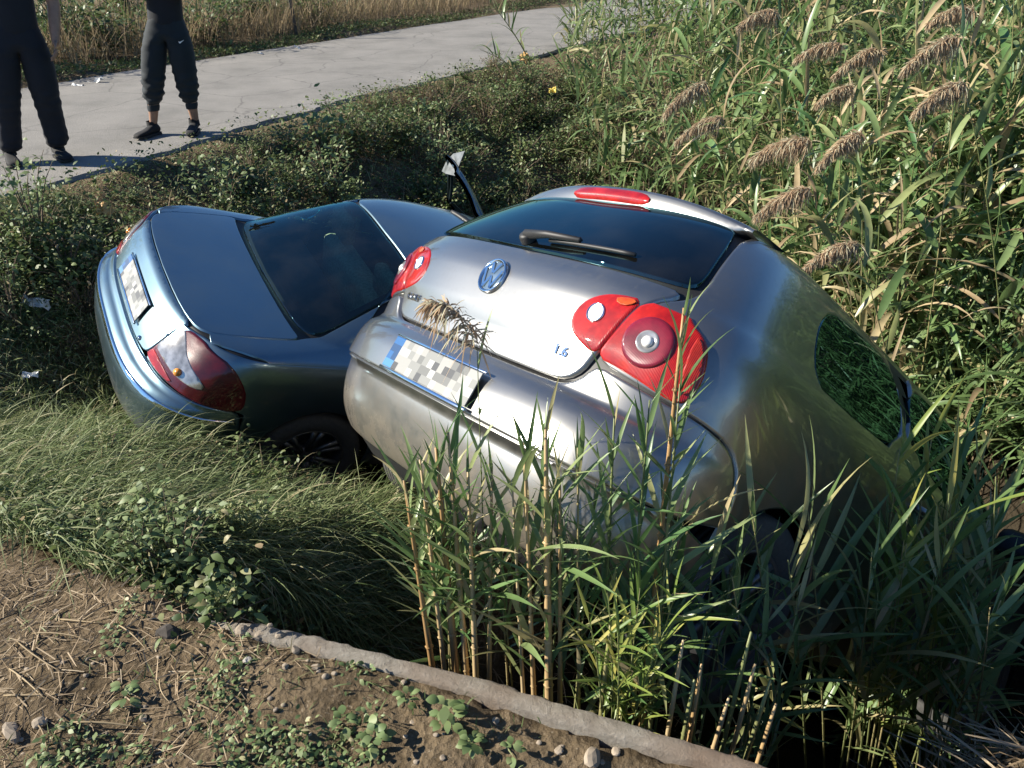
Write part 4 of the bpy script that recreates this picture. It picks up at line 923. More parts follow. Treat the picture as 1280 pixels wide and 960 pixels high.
# ---- foreground reeds along the back of the concrete edge
FG = 'reeds growing behind the concrete edge in front of the hatchback'
def fg(bx, by, tx, ty, dep, nl, kind, label, bz=-.75, back=0, **k):
    nl = int(nl * 2.3); k['scale'] = min(1.25, k.get('scale', 1) * 1.75); kind = {'green': 'stiff', 'fresh': 'stiff_fresh', 'yellow': 'stiff_yellow'}.get(kind, kind)
    p0 = pix(bx, by, z=0.0); base = Vector((p0.x, p0.y + .10 + back, 0)); k['rad'] = k.get('rad', .006) * (1.3 if k.get('cane') else 1); base.y += .02; base.z = max(bz, gz(base.x, base.y))
    return reed(base, pix(tx, ty, depth=dep), nl, kind, label=label, group=FG, **k)
fg(822, 935, 855, 385, 1.68, 15, 'green', 'tallest reed, its tip crossing the right tail lamp of the hatchback', lo=.38, bow=-.02, rad=.0085, cane=True, scale=.42)
fg(838, 938, 850, 480, 1.72, 13, 'green', 'green reed just right of the tallest reed by the tail lamp', lo=.35, bow=.02, rad=.006, scale=.6)
fg(772, 905, 768, 520, 1.78, 14, 'green', 'green reed below the right tail lamp, left of the tallest reed', lo=.3, bow=.0, rad=.0075, scale=.62)
fg(800, 920, 812, 500, 1.72, 12, 'fresh', 'leafy green reed under the right tail lamp of the hatchback', lo=.35, bow=.03, scale=.6)
fg(745, 900, 722, 560, 1.78, 12, 'green', 'green reed in front of the right end of the bumper', lo=.35, bow=.03, scale=.55)
for i, (bx, by, tx, ty, dep, nl, kd) in enumerate(((700, 888, 682, 535, 1.72, 9, 'green'), (682, 880, 655, 560, 1.78, 8, 'green'), (715, 892, 700, 600, 1.8, 8, 'green'), (668, 878, 640, 600, 1.84, 7, 'green'))):
    fg(bx, by, tx, ty, dep, nl, kd, ['thick tan cane rising in front of the middle of the bumper', 'slim reed left of the thick tan cane before the bumper', 'short reed right of the thick tan cane before the bumper', 'leftmost thin reed of the middle clump before the bumper'][i], lo=.48, bow=.02, rad=(.011, .007, .007, .006)[i], cane=True, scale=.62)
for i, (bx, by, tx, ty, dep, nl, kd) in enumerate(((548, 852, 505, 600, 1.88, 9, 'green'), (572, 858, 545, 560, 1.86, 10, 'fresh'), (560, 856, 525, 575, 1.9, 9, 'green'), (592, 864, 585, 590, 1.86, 9, 'green'), (585, 860, 560, 540, 1.84, 10, 'fresh'), (602, 868, 615, 580, 1.88, 8, 'green'))):
    fg(bx, by, tx, ty, dep, nl, kd, ['leftmost bent tan cane below the number plate', 'tan cane with fresh leaves below the plate, second in its clump', 'slim leaning cane inside the left clump below the plate', 'upright cane at the right of the left clump', 'leafy cane reaching up to the bumper crease under the plate', 'rightmost short cane of the clump below the plate'][i], lo=.60, bow=.03, rad=(.010, .011, .008, .009, .009, .007)[i], cane=True, scale=.58)
pl = fg(610, 872, 596, 425, 1.80, 3, 'green', 'thin reed with a feathery brown plume in front of the number plate', lo=.6, bow=.02, rad=.003, scale=.5, plume=((-.42, .0, .9), .26, 230, .42))
for i in range(15):
    bx = (random.gauss(556, 28) if i % 3 == 0 else random.gauss(692, 24) if i % 3 == 1 else random.gauss(800, 40)); by = 800 + .36 * (bx - 400); hgt = random.uniform(190, 330) * (1.0 if bx > 620 else .8)
    fg(bx, by, bx + random.uniform(-40, 25), by - hgt, random.uniform(1.88, 2.05), random.randint(6, 8), random.choice(['green', 'green', 'fresh']), 'slim green reed in the %s clump of the leafy screen before the bumper' % ('left', 'middle', 'right')[i % 3], lo=.60, bow=.02, rad=.004, scale=random.uniform(.5, .7), back=random.uniform(.08, .25))
for i in range(6):
    bx = random.uniform(880, 1010); by = 955; fg(bx, by, bx + random.uniform(-40, 40), by - random.uniform(150, 330), random.uniform(2.0, 2.25), 9, 'green', 'dark shaded reed over the ditch right of the tallest reed', lo=.3, bow=.02, rad=.004, scale=random.uniform(.55, .8), bz=-1.1)
# broken canes and stubs at the right end of the edge
for i, (bx, by, ty, lean) in enumerate(((852, 946, 800, 2), (872, 950, 850, -4), (905, 958, 872, 6), (925, 958, 790, 14), (938, 962, 830, 6), (955, 965, 850, 8), (885, 952, 830, -8), (760, 905, 780, 3), (975, 965, 880, -5))):
    p0 = pix(bx, by, z=0.0); p0 = Vector((p0.x, p0.y + .13, -.5)); tp = pix(bx + lean, ty, depth=1.86)
    mb = MB(); n = 6; pts = [p0.lerp(tp, k / n) for k in range(n + 1)]; mb.tube([p - p0 for p in pts], [.0068, .0066, .0064, .0062, .006, .0058, .003], 7)
    for k in (2, 4): mb.lathe([(.0064, -.004), (.0078, 0), (.0064, .004)], 7, Matrix.Translation(pts[k] - p0))
    o = mb.build('cane_stub', M_STEM if i % 2 else M_CANE, None, label=['broken tan cane standing beside the tallest reed', 'dark broken cane just right of the tallest reed', 'short cane stub at the end of the concrete edge', 'tall leaning broken cane at the right of the foreground reeds', 'broken cane behind the leaning one at the lower middle', 'rightmost pale broken cane over the dark ditch', 'slanting broken cane between the tallest reed and the stubs', 'broken cane among yellow shoots below the tail lamp', 'low broken cane farthest right above the concrete edge'][i], cat='cane', group='broken canes along the concrete edge'); o.location = p0
# young yellow-green shoots
for i, (bx, by, tx, ty) in enumerate(((782, 900, 760, 745), (795, 905, 800, 735), (770, 898, 735, 770), (812, 910, 845, 740), (800, 905, 830, 790), (788, 900, 772, 790))):
    fg(bx, by, tx, ty, 1.72, 9, 'yellow', ['yellow green young reed shoot at the foot of the tallest reed', 'upright yellow shoot beside the tallest reed', 'leftmost yellow shoot leaning over the dark ditch', 'rightmost yellow shoot crossing the tallest reed', 'low yellow shoot by the concrete edge', 'small pale shoot in the middle of the yellow tuft'][i], bz=-.35, lo=.2, rad=.003, scale=.42)

# ---- tuft between the camera and the hatchback's flank
TF = 'reeds in front of the hatchback\'s right flank'
for i, (bx, by, bz, tx, ty, dep, nl, kd, sc) in enumerate(((1090, 850, -1.3, 1010, 640, 2.05, 11, 'green', .85), (1120, 850, -1.3, 1125, 560, 2.2, 13, 'yellow', .75), (1150, 850, -1.3, 1165, 545, 2.3, 13, 'yellow', .75), (1170, 860, -1.3, 1205, 600, 2.3, 12, 'green', .8),
        (1060, 860, -1.3, 985, 700, 2.0, 10, 'green', .8), (1110, 860, -1.3, 1090, 690, 2.1, 11, 'green', .8), (1190, 860, -1.2, 1240, 640, 2.4, 11, 'green', .8), (1020, 860, -1.3, 940, 640, 1.95, 11, 'green', .75), (1140, 850, -1.3, 1135, 640, 2.15, 12, 'yellow', .7), (980, 850, -1.3, 915, 720, 1.9, 9, 'green', .75), (1150, 850, -1.2, 1180, 690, 2.2, 10, 'green', .8))):
    b0 = pix(bx, by, z=bz); b0.z = gz(b0.x, b0.y)
    reed(b0, pix(tx, ty, depth=dep), int(nl * 2.2), {'green': 'stiff', 'yellow': 'stiff_yellow'}[kd], label=['long leaved green reed over the dark ditch, left of the yellow tuft', 'yellow green reed lit at the top of the flank tuft', 'topmost yellow reed against the side window', 'green reed to the right of the yellow tuft by the flank', 'low dark reed at the left of the flank tuft', 'drooping green reed under the yellow tuft', 'rightmost reed of the tuft, against the bed', 'reed against the wheel arch of the hatchback', 'short yellow reed low in the flank tuft', 'lowest dark reed near the cane stubs', 'green reed low at the right of the flank tuft'][i], group=TF, lo=.45, bow=.05, scale=sc * 1.9, rad=.005)
for i in range(13):
    px0 = random.uniform(1090, 1300); b0 = pix(px0, 860, z=-1.3); b0.z = gz(b0.x, b0.y); tx, ty = px0 + random.uniform(-60, 40), random.uniform(560, 760)
    reed(b0, pix(tx, ty, depth=random.uniform(2.1, 2.5)), 20, random.choice(['stiff', 'stiff', 'stiff_fresh', 'stiff_yellow']), label='reed in the thick tuft at the right, in front of the hatchback\'s side windows', group=TF, lo=.4, bow=.05, scale=random.uniform(1.3, 1.8), rad=.005)

# ---- the reed bed on the right
BED = 'tall reeds of the dense bed on the right'; n_bed = 0; tries = 0
plumes = [(845, 100, 5.2, -1), (865, 143, 4.9, -1), (975, 172, 4.4, -1), (1040, 163, 4.3, -1), (975, 232, 4.2, -1), (1015, 52, 4.8, -1), (935, 12, 5.5, -1), (1120, 42, 4.2, 1), (1218, 28, 3.9, 1), (1180, 8, 4.4, -1), (1030, 105, 4.8, -1), (1225, 85, 3.7, 1), (1035, 300, 3.8, -1)]
for i, (x, y, dep, sg) in enumerate(plumes):
    tp = pix(x + (36 if sg < 0 else -20), y + (4 if sg < 0 else 20), depth=dep); bs = Vector((tp.x + .55 + .15 * random.random(), tp.y + .25, 0)); 
    if in_car(bs.x, bs.y): bs.x += .5
    bs.z = gz(bs.x, bs.y)
    reed(bs, tp, 13, 'broad', bow=.16, lo=.3, scale=1.0, plume=((-.95, random.uniform(-.5, .2), random.uniform(-.1, .3)) if sg < 0 else (random.uniform(-.9, -.4), -.2, .05), random.uniform(.22, .30), 2300, random.uniform(.30, .40)),
         label='reed whose brown plume ' + ['is the leftmost in the bed', 'hangs just under the leftmost plume', 'is the long pinkish one above the hatchback roof', 'droops to the right of the long pinkish plume', 'hangs nearest above the hatchback roof', 'stands high in the middle of the bed', 'is cut by the top edge, leftmost of those', 'stands at the top, right of the middle', 'is the upper one in the top right corner', 'touches the top edge near the right corner', 'sits small in the middle of the bed', 'hangs lower in the top right corner', 'is small and dark just behind the hatchback roof'][i], group='plumed reeds in the bed on the right')
while n_bed < 235 and tries < 6000:
    tries += 1
    y = random.uniform(2.8, 12.0) if random.random() < .45 else random.uniform(2.8, 6.0); dep = y * .86 + .8; x = random.uniform(.25, .82) * dep * .85
    xl = float(np.interp(y, [2, 3, 4, 5.5, 7, 9, 12.5], [2.1, 2.5, 2.45, 1.9, 1.3, .95, .9]))
    if x < xl + random.uniform(-.2, .2) or in_car(x, y, .12): continue
    z = gz(x, y); edge = min(1.0, (x - xl) / 1.2 + .25)
    hgt = random.uniform(1.5, 2.5) * (.45 + .7 * edge); lean = random.uniform(0, .32) * hgt; la = random.uniform(2.2, 4.8)
    far = y > 8.5
    kd = 'broad' if random.random() < .72 else ('broad_fresh' if random.random() < .75 else 'broad_dry'); wh = 'at the back near the road' if y > 8.5 else ('in the middle of the bed' if y > 5 else 'at the front right of the bed')
    lk = {'broad': 'grey green reed', 'broad_fresh': 'bright green reed', 'broad_dry': 'dry tan leaved reed'}[kd]
    reed((x, y, z), (x + lean * math.cos(la), y + lean * math.sin(la), z + hgt), random.randint(14, 19), kd, bow=.12, lo=.22, scale=random.uniform(.9, 1.25) * (1.15 if not far else 1.0),
         label='tall %s %s' % (lk, wh), group='%ss %s' % (lk, wh))
    n_bed += 1
# the rest of the bed, past counting
def bed_points(n):
    y = np.where(rng.random(n) < .5, rng.uniform(2.7, 7.0, n), rng.uniform(5, 14, n)); dep = y * .86 + .8; x = rng.uniform(.08, .92, n) * dep * .85
    xl = np.interp(y, [2, 3, 4, 5.5, 7, 9, 12.5, 14], [2.0, 2.35, 2.3, 1.7, 1.1, .8, .7, .9]); k = x > xl; return x[k], y[k], (x - xl)[k]
x, y, e = bed_points(30000); hz = ground(x, y) + rng.random(len(x)) ** .7 * np.minimum(2.2, .45 + e * 1.2); P = np.c_[x, y, hz]; ok = ~near_car(P, .25); P = P[ok]; n = len(P)
D = rdirs(n, .25, 1.35); stuff_blades('reed_thicket', M_REEDA, P, D, rng.uniform(.25, .65, n), rng.uniform(.012, .046, n), rng.uniform(.15, .9, n), 5, 'tangled mass of reed leaves filling the bed on the right', 'reeds', rng.random(n) ** 1.1, roll=rng.normal(0, .5, n))
y = rng.uniform(2.7, 4.8, 13000); x = rng.uniform(2.0, 5.2, 13000); k = (x > 2.40 - .25 * np.abs(y - 2.2)); x, y = x[k], y[k]; P = np.c_[x, y, ground(x, y) + rng.random(len(x)) * np.minimum(2.4, .3 + (x - 2.0) * 1.5)]; P = P[~near_car(P, .2)]; n = len(P)
stuff_blades('bank_reeds', M_REEDA, P, rdirs(n, .3, 1.4), rng.uniform(.25, .55, n), rng.uniform(.012, .028, n), rng.uniform(.15, .9, n), 5, 'leafy reeds crowding the bank at the right edge', 'reeds', rng.random(n) * .55, roll=rng.normal(0, .5, n))
n = 12000; P = np.c_[rng.uniform(5.0, 8.5, n), rng.uniform(-.5, 4.5, n), np.zeros(n)]; P[:, 2] = ground(P[:, 0], P[:, 1]) + rng.random(n) * 2.6
stuff_blades('unseen_reeds', M_REEDA, P, rdirs(n, .3, 1.4), rng.uniform(.35, .65, n), rng.uniform(.02, .05, n), rng.uniform(.15, .9, n), 4, 'tall reeds along the ditch beyond the right edge', 'reeds', rng.random(n) * .5, roll=rng.normal(0, .5, n))  # added out of view so the hatchback's flank reflects something darker
x, y, e = bed_points(2600); z = ground(x, y); P = np.c_[x, y, z]; hh = rng.uniform(.7, 1.9, len(x)) * np.minimum(1, .5 + e * .5); ok = ~near_car(P + np.c_[0 * x, 0 * x, hh * .5], .3); P = P[ok]; n = len(P)
stuff_blades('dry_reed_stalks', M_STRAW, P, rdirs(n, 1.05, 1.55), hh[ok], rng.uniform(.006, .011, n), rng.uniform(0, .12, n), 5, 'thin dry stalks standing among the reeds on the right', 'stalks', prof=[1, .95, .9, .8, .7, .5])
# =================================================================== weeds, grass, straw
def weed_proto(n_stem, hgt, spread, nleaf, ll, lw, mat, el=(.2, 1.2), cl=.5):
    """stems and a cloud of small leaves carried by them"""
    st = MB(); P, D = [], []
    for i in range(n_stem):
        az = random.uniform(0, 6.28); r = spread * random.uniform(.2, 1); h = hgt * random.uniform(.55, 1)
        tip = Vector((r * math.cos(az), r * math.sin(az), h)); pts = bez(Vector((0, 0, 0)), Vector((tip.x * .25, tip.y * .25, h * .7)), tip, 5)
        st.tube(pts, [.005, .0045, .004, .003, .002, .001], 4, False)
        for j in range(nleaf // n_stem):
            t = random.uniform(.15, 1) ** .8; k = min(int(t * 5), 4); p = pts[k].lerp(pts[k + 1], t * 5 - k)
            P.append(p + Vector((random.gauss(0, .02), random.gauss(0, .02), random.gauss(0, .015))) * (1 + cl * 2))
    P = np.array([tuple(p) for p in P]); n = len(P); D = rdirs(n, *el); s = rng.uniform(.55, 1.2, n)
    V, F, k = blades(P, D, ll * s, lw * s, rng.uniform(.1, .8, n), 3, [.25, 1, .8, .05], rng.normal(0, .6, n))
    return mesh_data('stem', st.v, st.f, M_TWIG), np_mesh('foliage', V, F, mat, True, np.repeat(np.clip(rng.normal(.5, .25, n), 0, 1), k))
WP = [weed_proto(14, .34, .24, 420, .034, .018, M_WEED), weed_proto(18, .30, .28, 480, .028, .016, M_WEED), weed_proto(12, .46, .22, 380, .042, .018, M_WEED2), weed_proto(16, .24, .26, 420, .026, .015, M_WEED2), weed_proto(10, .40, .16, 260, .055, .016, M_WEED2, (.4, 1.3))]
M_DRYW = leafmat('dry_weed_leaf', [(0, (0.10, 0.075, 0.04)), (.5, (0.19, 0.14, 0.08)), (.8, (0.14, 0.14, 0.06)), (1, (0.30, 0.23, 0.14))], .25, .7, True, .1)
WP += [weed_proto(22, .34, .26, 260, .030, .012, M_DRYW), weed_proto(16, .42, .22, 200, .050, .008, M_GRASS, (.5, 1.4)), weed_proto(10, .36, .20, 180, .060, .030, M_WEED2)]
def weed(x, y, k, s, label, group, name='leafy_weed', dz=-.03):
    o = empty(name, (x, y, gz(x, y) + dz), label=label, cat='weed', group=group); o.rotation_euler = (random.uniform(-.2, .2), random.uniform(-.2, .2), random.uniform(0, 6.28)); o.scale = (s, s, s * random.uniform(.85, 1.15))
    link('stem', WP[k][0], o); link('foliage', WP[k][1], o); return o
def pt_sd(x, y): return float(polyline_sd(np.array([x]), np.array([y]), ROAD_N)[0])
n_w = 0; tr = 0
while n_w < 210 and tr < 8000:
    tr += 1; x = random.uniform(-3.4, 2.2); y = random.uniform(4.2, 11.5); sd = pt_sd(x, y)
    if sd < (.12 if y > 8.6 else .42) or sd > 4.2 or in_car(x, y, .05): continue
    if x > float(np.interp(y, [5.5, 7, 9, 12.5], [1.9, 1.35, .95, .9])) + .3: continue
    far = y > 8.2; s = random.uniform(.8, 1.45) * (.6 if sd < .5 else 1.0)
    k = random.choice([0, 0, 1, 1, 2, 3, 5, 5, 6, 7])
    where = 'along the asphalt edge' if sd < .6 else ('behind the blue saloon' if y < 6.4 else ('on the bank left of the reed bed' if x > -.4 else 'in the tangle below the road'))
    lk = {2: 'pale', 3: 'pale', 5: 'dry brown', 6: 'grassy', 7: 'large leaved'}.get(k, 'dark')
    weed(x, y, k, s, '%s leafy weed growing %s' % (lk, where), '%s weeds %s' % (lk, where)); n_w += 1
n_w = 0; tr = 0
while n_w < 26 and tr < 4000:
    tr += 1; x = random.uniform(-4.6, -1.0); y = random.uniform(1.75, 5.2); sd = pt_sd(x, y)
    if sd < .25 or in_car(x, y, .06): continue
    front = y < 2.6
    if y > 3.3 and x > -2.4: continue
    if front and x < -1.75 and random.random() < .75: continue
    k = random.choice([0, 1, 3, 3, 5, 6]) if not front else random.choice([0, 2, 3, 4, 5, 7])
    weed(x, y, k, random.uniform(.5, .95) * (.75 if y > 3.8 else 1), ('leafy weed at the lip of the ditch in the left foreground' if front else 'leafy weed on the shaded bank left of the blue saloon'), 'weeds left of the cars' if not front else 'weeds at the lip of the ditch'); n_w += 1
for i, (px_, py_) in enumerate(((262, 545), (285, 560), (310, 572), (335, 585), (360, 600), (300, 600), (385, 610), (340, 615))):
    p = pixg(px_, py_, .12); weed(p.x, p.y - .1, (0, 3, 1, 0, 3, 2, 1, 0)[i], .9, 'leafy weed under the rear wheel arch of the blue saloon', 'weeds before the saloon\'s rear wheel')
# low cover between the plants

def cover(name, n, xr, yr, mat, ll, lw, hmax, label, cat, cond, el=(.1, 1.2), seg=3, prof=(.25, 1, .8, .05), ten=1.0, droop=(.1, .8), clump=0, az=None):
    x = rng.uniform(*xr, n); y = rng.uniform(*yr, n)
    if clump: m = vnoise(x, y, clump, 60) + rng.normal(0, .10, n) > .02; x, y = x[m], y[m]
    k = cond(x, y); x, y = x[k], y[k]; P = np.c_[x, y, ground(x, y) + rng.random(len(x)) ** 1.4 * hmax]; P = P[~near_car(P, .02)]; n = len(P); s = rng.uniform(.5, 1.25, n)
    D = rdirs(n, *el) if az is None else rdirs(n, el[0], el[1], az[0], az[1])
    return stuff_blades(name, mat, P, D, ll * s, lw * s, rng.uniform(*droop, n), seg, label, cat, np.clip(rng.normal(.5, .27, n) * ten, 0, 1), list(prof), rng.normal(0, .6, n))
sdv = lambda x, y: polyline_sd(x, y, ROAD_N)
xl_ = lambda y: np.interp(y, [2, 3, 4, 5.5, 7, 9, 12.5], [2.15, 2.65, 2.6, 2.0, 1.35, .95, .9])
cover('bank_weeds', 62000, (-3.6, 2.4), (4.0, 12.0), M_WEED, .040, .020, .22, 'low leafy ground cover on the bank below the road', 'ground cover', lambda x, y: (sdv(x, y) > .12) & (x < xl_(y) + .5))
cover('bank_grass', 16000, (-3.4, 2.2), (4.3, 11), M_GRASS, .16, .006, .12, 'thin green grass growing through the bank weeds', 'grass', lambda x, y: (sdv(x, y) > .1) & (x < xl_(y) + .5) & (vnoise(x, y, 1.1, 91) > -.12), (.4, 1.4), prof=(.8, 1, .7, .05), droop=(.2, 1))
cover('edge_grass', 26000, (-4.2, .2), (4.8, 11.0), M_GRASS, .10, .005, .03, 'short grass along the broken edge of the asphalt', 'grass', lambda x, y: (sdv(x, y) > .06) & (sdv(x, y) < .95), (.3, 1.4), prof=(.8, 1, .7, .05), droop=(.2, 1))
cover('dry_bank_twigs', 3500, (-3.0, 2.2), (4.5, 11), M_STRAW, .22, .004, .22, 'dry brown stems tangled through the bank weeds', 'stems', lambda x, y: (sdv(x, y) > .4) & (x < xl_(y) + .3), (.2, 1.3), prof=(1, .9, .7, .4))
cover('left_bank_grass', 60000, (-5.2, -1.0), (2.6, 5.6), M_GRASS, .15, .006, .08, 'short grass and weeds on the bank left of the blue saloon', 'grass', lambda x, y: sdv(x, y) > .08, (.3, 1.4), prof=(.8, 1, .7, .05), droop=(.2, 1))
cover('left_bank_weeds', 7000, (-5.2, -1.0), (2.4, 5.4), M_WEED, .026, .014, .10, 'small leafy weeds on the bank left of the blue saloon', 'ground cover', lambda x, y: (sdv(x, y) > .2) & (vnoise(x, y, 1.8, 71) > -.1))
# long fine grass combed over the near left slope
n = 40000; x = rng.uniform(-3.4, -.42, n); y = rng.uniform(1.75, 3.35, n); k = (y > 1.78 + .10 * np.sin(x * 5) + .10 * np.clip((x + 1.35) / .6, 0, 1)) & (polyline_sd(x, y, WALL) < -.05) & (ground(x, y) > -.8) & (vnoise(x, y, 2.4, 12) + rng.normal(0, .25, n) > -.28); x, y = x[k], y[k]
P = np.c_[x, y, ground(x, y) + rng.random(len(x)) * .10]; P = P[~near_car(P, .02)]; n = len(P); az = rng.normal(-.15, .75, n); el = rng.uniform(.25, 1.2, n)
D = np.c_[np.cos(el) * np.cos(az), np.cos(el) * np.sin(az), np.sin(el)]
stuff_blades('fine_grass', M_GRASS, P, D, rng.uniform(.18, .48, n), rng.uniform(.0022, .005, n), rng.uniform(.4, 1.15, n), 6, 'long fine pale grass combed over the near left bank', 'grass', np.clip(rng.normal(.52, .22, n), 0, 1), prof=[.7, 1, 1, .9, .7, .4, .05], roll=rng.normal(0, .8, n))
cover('lip_weeds', 15000, (-2.9, -.35), (1.62, 2.7), M_WEED, .030, .016, .15, 'leafy weeds at the lip of the ditch in the left foreground', 'ground cover', lambda x, y: (y > 1.66 + .06 * np.sin(7 * x)) & ((y < 2.15 + .25 * np.sin(x * 3)) | (x > -1.4)) & (polyline_sd(x, y, WALL) < -.02) & (ground(x, y) > -.75))
# near bank: clumps of small weeds, straw, dry stalks
near = lambda x, y: (polyline_sd(x, y, WALL) > .02)
cover('bank_top_weeds', 22000, (-1.1, 1.0), (.72, 1.6), M_WEED2, .018, .010, .03, 'small clumped weeds on the bare soil of the near bank', 'ground cover', lambda x, y: near(x, y), (.05, .9), clump=5.5)
cover('bank_top_grass', 3000, (-2.2, 1.0), (.72, 1.7), M_GRASS, .045, .003, .01, 'thin short grass on the soil of the near bank', 'grass', lambda x, y: near(x, y) | (x < -1), (.3, 1.4), prof=(1, 1, .6, .1), clump=4)
cover('soil_straw', 9000, (-2.6, 1.0), (.70, 1.80), M_STRAW, .06, .0028, .012, 'straw and crumbled stems lying on the near soil', 'straw', lambda x, y: (near(x, y) | (x < -.9)) & (vnoise(x, y, 1.6, 33) + .5 > .25 + .35 * (x + .4)), (-.06, .16), prof=(1, 1, .9, .5), droop=(0, .06))
cover('ditch_straw', 2600, (-1.3, .9), (1.55, 3.1), M_STRAW, .11, .004, .02, 'dead stems lying on the slope under the hatchback', 'straw', lambda x, y: ground(x, y) < -.12, (-.3, .3), prof=(1, 1, .9, .5), droop=(0, .2))
cover('right_straw', 1500, (1.15, 2.4), (1.0, 1.75), M_STRAW, .20, .006, .04, 'dead reed stems on the ground in the lower right corner', 'straw', lambda x, y: ground(x, y) > -.9, (-.2, .3), prof=(1, 1, .9, .4), droop=(0, .2))
STK = [(40, 790, 110, 800, 'grey dry stalk lying on the soil, upper left of the near bank'), (70, 765, 130, 775, 'pale dry stalk below the grass at the left'), (90, 905, 175, 905, 'curled dry blade lying on bare soil at the lower left'), (10, 835, 60, 880, 'slanting dry stalk near the left edge'), (150, 785, 185, 815, 'bleached stalk left of the dark clod'), (240, 955, 300, 950, 'pale flat stalk at the bottom edge'), (5, 870, 95, 868, 'long thin stalk near the left edge of the soil'), (200, 850, 215, 880, 'short twig among the near weeds'), (20, 800, 80, 845, 'crossing dry stalk at the left'), (130, 760, 190, 765, 'thin stalk along the grass edge'), (300, 870, 260, 905, 'thin twig on the soil left of the weeds'), (45, 905, 60, 945, 'stub of stalk near the lower left corner')]
for i, (x0, y0, x1, y1, lb) in enumerate(STK):
    a0, a1 = pix(x0, y0, z=.0), pix(x1, y1, z=.0); a0.z = gz(a0.x, a0.y) + .008; a1.z = gz(a1.x, a1.y) + .008; m_ = (a0 + a1) / 2 + Vector((random.uniform(-.015, .015), random.uniform(-.015, .015), .012))
    mb = MB(); pts = bez(Vector((0, 0, 0)), m_ - a0, a1 - a0, 7); w = random.uniform(.0016, .0034); mb.tube(pts, [w * .5, w * 1.1, w * .9, w * 1.1, w * .8, w * .9, w * .6, w * .2], 6)
    o = mb.build('dry_stalk', M_DRYL, None, label=lb, cat='stalk', group='dry stalks on the near soil'); o.location = a0
# stones
M_STONE = plain('stone', (0.27, 0.22, 0.165), .9, 0, .25, 25, .5); M_WSTONE = plain('white_stone', (0.34, 0.32, 0.29), .8, 0, .12, 30, .4)
def rock(seed, s, flat=.65):
    bm = bmesh.new(); bmesh.ops.create_icosphere(bm, subdivisions=2, radius=1); r = random.Random(seed); ax = Vector((r.uniform(.8, 1.3), r.uniform(.7, 1.1), flat)); cut = [(Vector((r.gauss(0, 1), r.gauss(0, 1), r.gauss(0, 1))).normalized(), r.uniform(.55, .85)) for _ in range(7)]
    for v in bm.verts:
        for n_, d_ in cut:
            e = v.co.dot(n_) - d_
            if e > 0: v.co -= n_ * e
        v.co = Vector((v.co.x * ax.x, v.co.y * ax.y, v.co.z * ax.z)) * s
    V = [v.co.copy() for v in bm.verts]; bm.verts.index_update(); F = [tuple(v.index for v in f.verts) for f in bm.faces]; bm.free(); return V, F
STN = [(310, 829, .011, 1, 'white stone shining on the near soil left of the concrete edge'), (304, 794, .020, 0, 'flat pale stone at the left end of the concrete edge'), (325, 800, .014, 0, 'small stone beside the flat pale stone'), (338, 788, .012, 0, 'pebble at the lip by the left end of the edge'), (352, 800, .018, 0, 'brownish stone lying along the left end of the edge'), (370, 818, .015, 0, 'stone on the soil just before the concrete edge'), (428, 819, .010, 1, 'pale square stone sitting on the concrete edge'), (440, 832, .009, 0, 'pebble beside the pale square stone'), (395, 838, .012, 0, 'stone half buried in front of the edge'), (358, 838, .011, 0, 'pebble between the weeds and the concrete edge'), (408, 850, .010, 0, 'small stone among the near weeds'), (740, 948, .026, 0, 'reddish stone at the bottom edge by the concrete'), (770, 938, .012, 0, 'pebble near the reddish stone'), (178, 893, .012, 0, 'grey stone by the curled dry blade'), (50, 905, .02, 0, 'pale clod at the lower left'), (15, 915, .03, 0, 'large pale clod in the lower left corner'), (345, 890, .008, 0, 'tiny stone among the weeds in front'), (620, 900, .010, 0, 'pebble on the soil near the middle of the edge'), (505, 855, .010, 0, 'stone next to the left cane clump'), (700, 935, .012, 0, 'small stone left of the reddish stone')]
for i, (x, y, s, w, lb) in enumerate(STN):
    p = pix(x, y, z=0.0); p.z = gz(p.x, p.y) + s * .25
    if polyline_sd(np.array([p.x]), np.array([p.y]), WALL)[0] < .03 and p.x > -.95: p.z = .012 + s * .3
    o = obj('stone', *rock(i, s), M_WSTONE if w else M_STONE, None, False, label=lb, cat='stone', group='stones on the near bank'); o.location = p; o.rotation_euler = (0, 0, i)
p = pix(210, 792, z=0); o = obj('soil_clod', *rock(99, .035, .8), plain('dark_clod', (.05, .042, .035), .95, 0, .4, 20, .8), None, False, label='dark lump of earth at the edge of the straw on the near bank', cat='clod'); o.location = (p.x, p.y, .0)
pb = []
for i in range(260):
    x = random.uniform(-1.4, .9); y = random.uniform(.75, 1.6)
    if polyline_sd(np.array([x]), np.array([y]), WALL)[0] < .02 + (.0 if random.random() < .5 else .0): continue
    pb.append((x, y, random.uniform(.003, .008)))
mb = MB()
for i, (x, y, s) in enumerate(pb):
    V, F = rock(1000 + i % 9, s); z = gz(x, y) + s * .2; mb.add([Vector((x, y, z)) + v for v in V], F)
mb.build('gravel', M_STONE, None, False, label='crumbs of gravel scattered over the near soil', cat='gravel', kind='stuff')
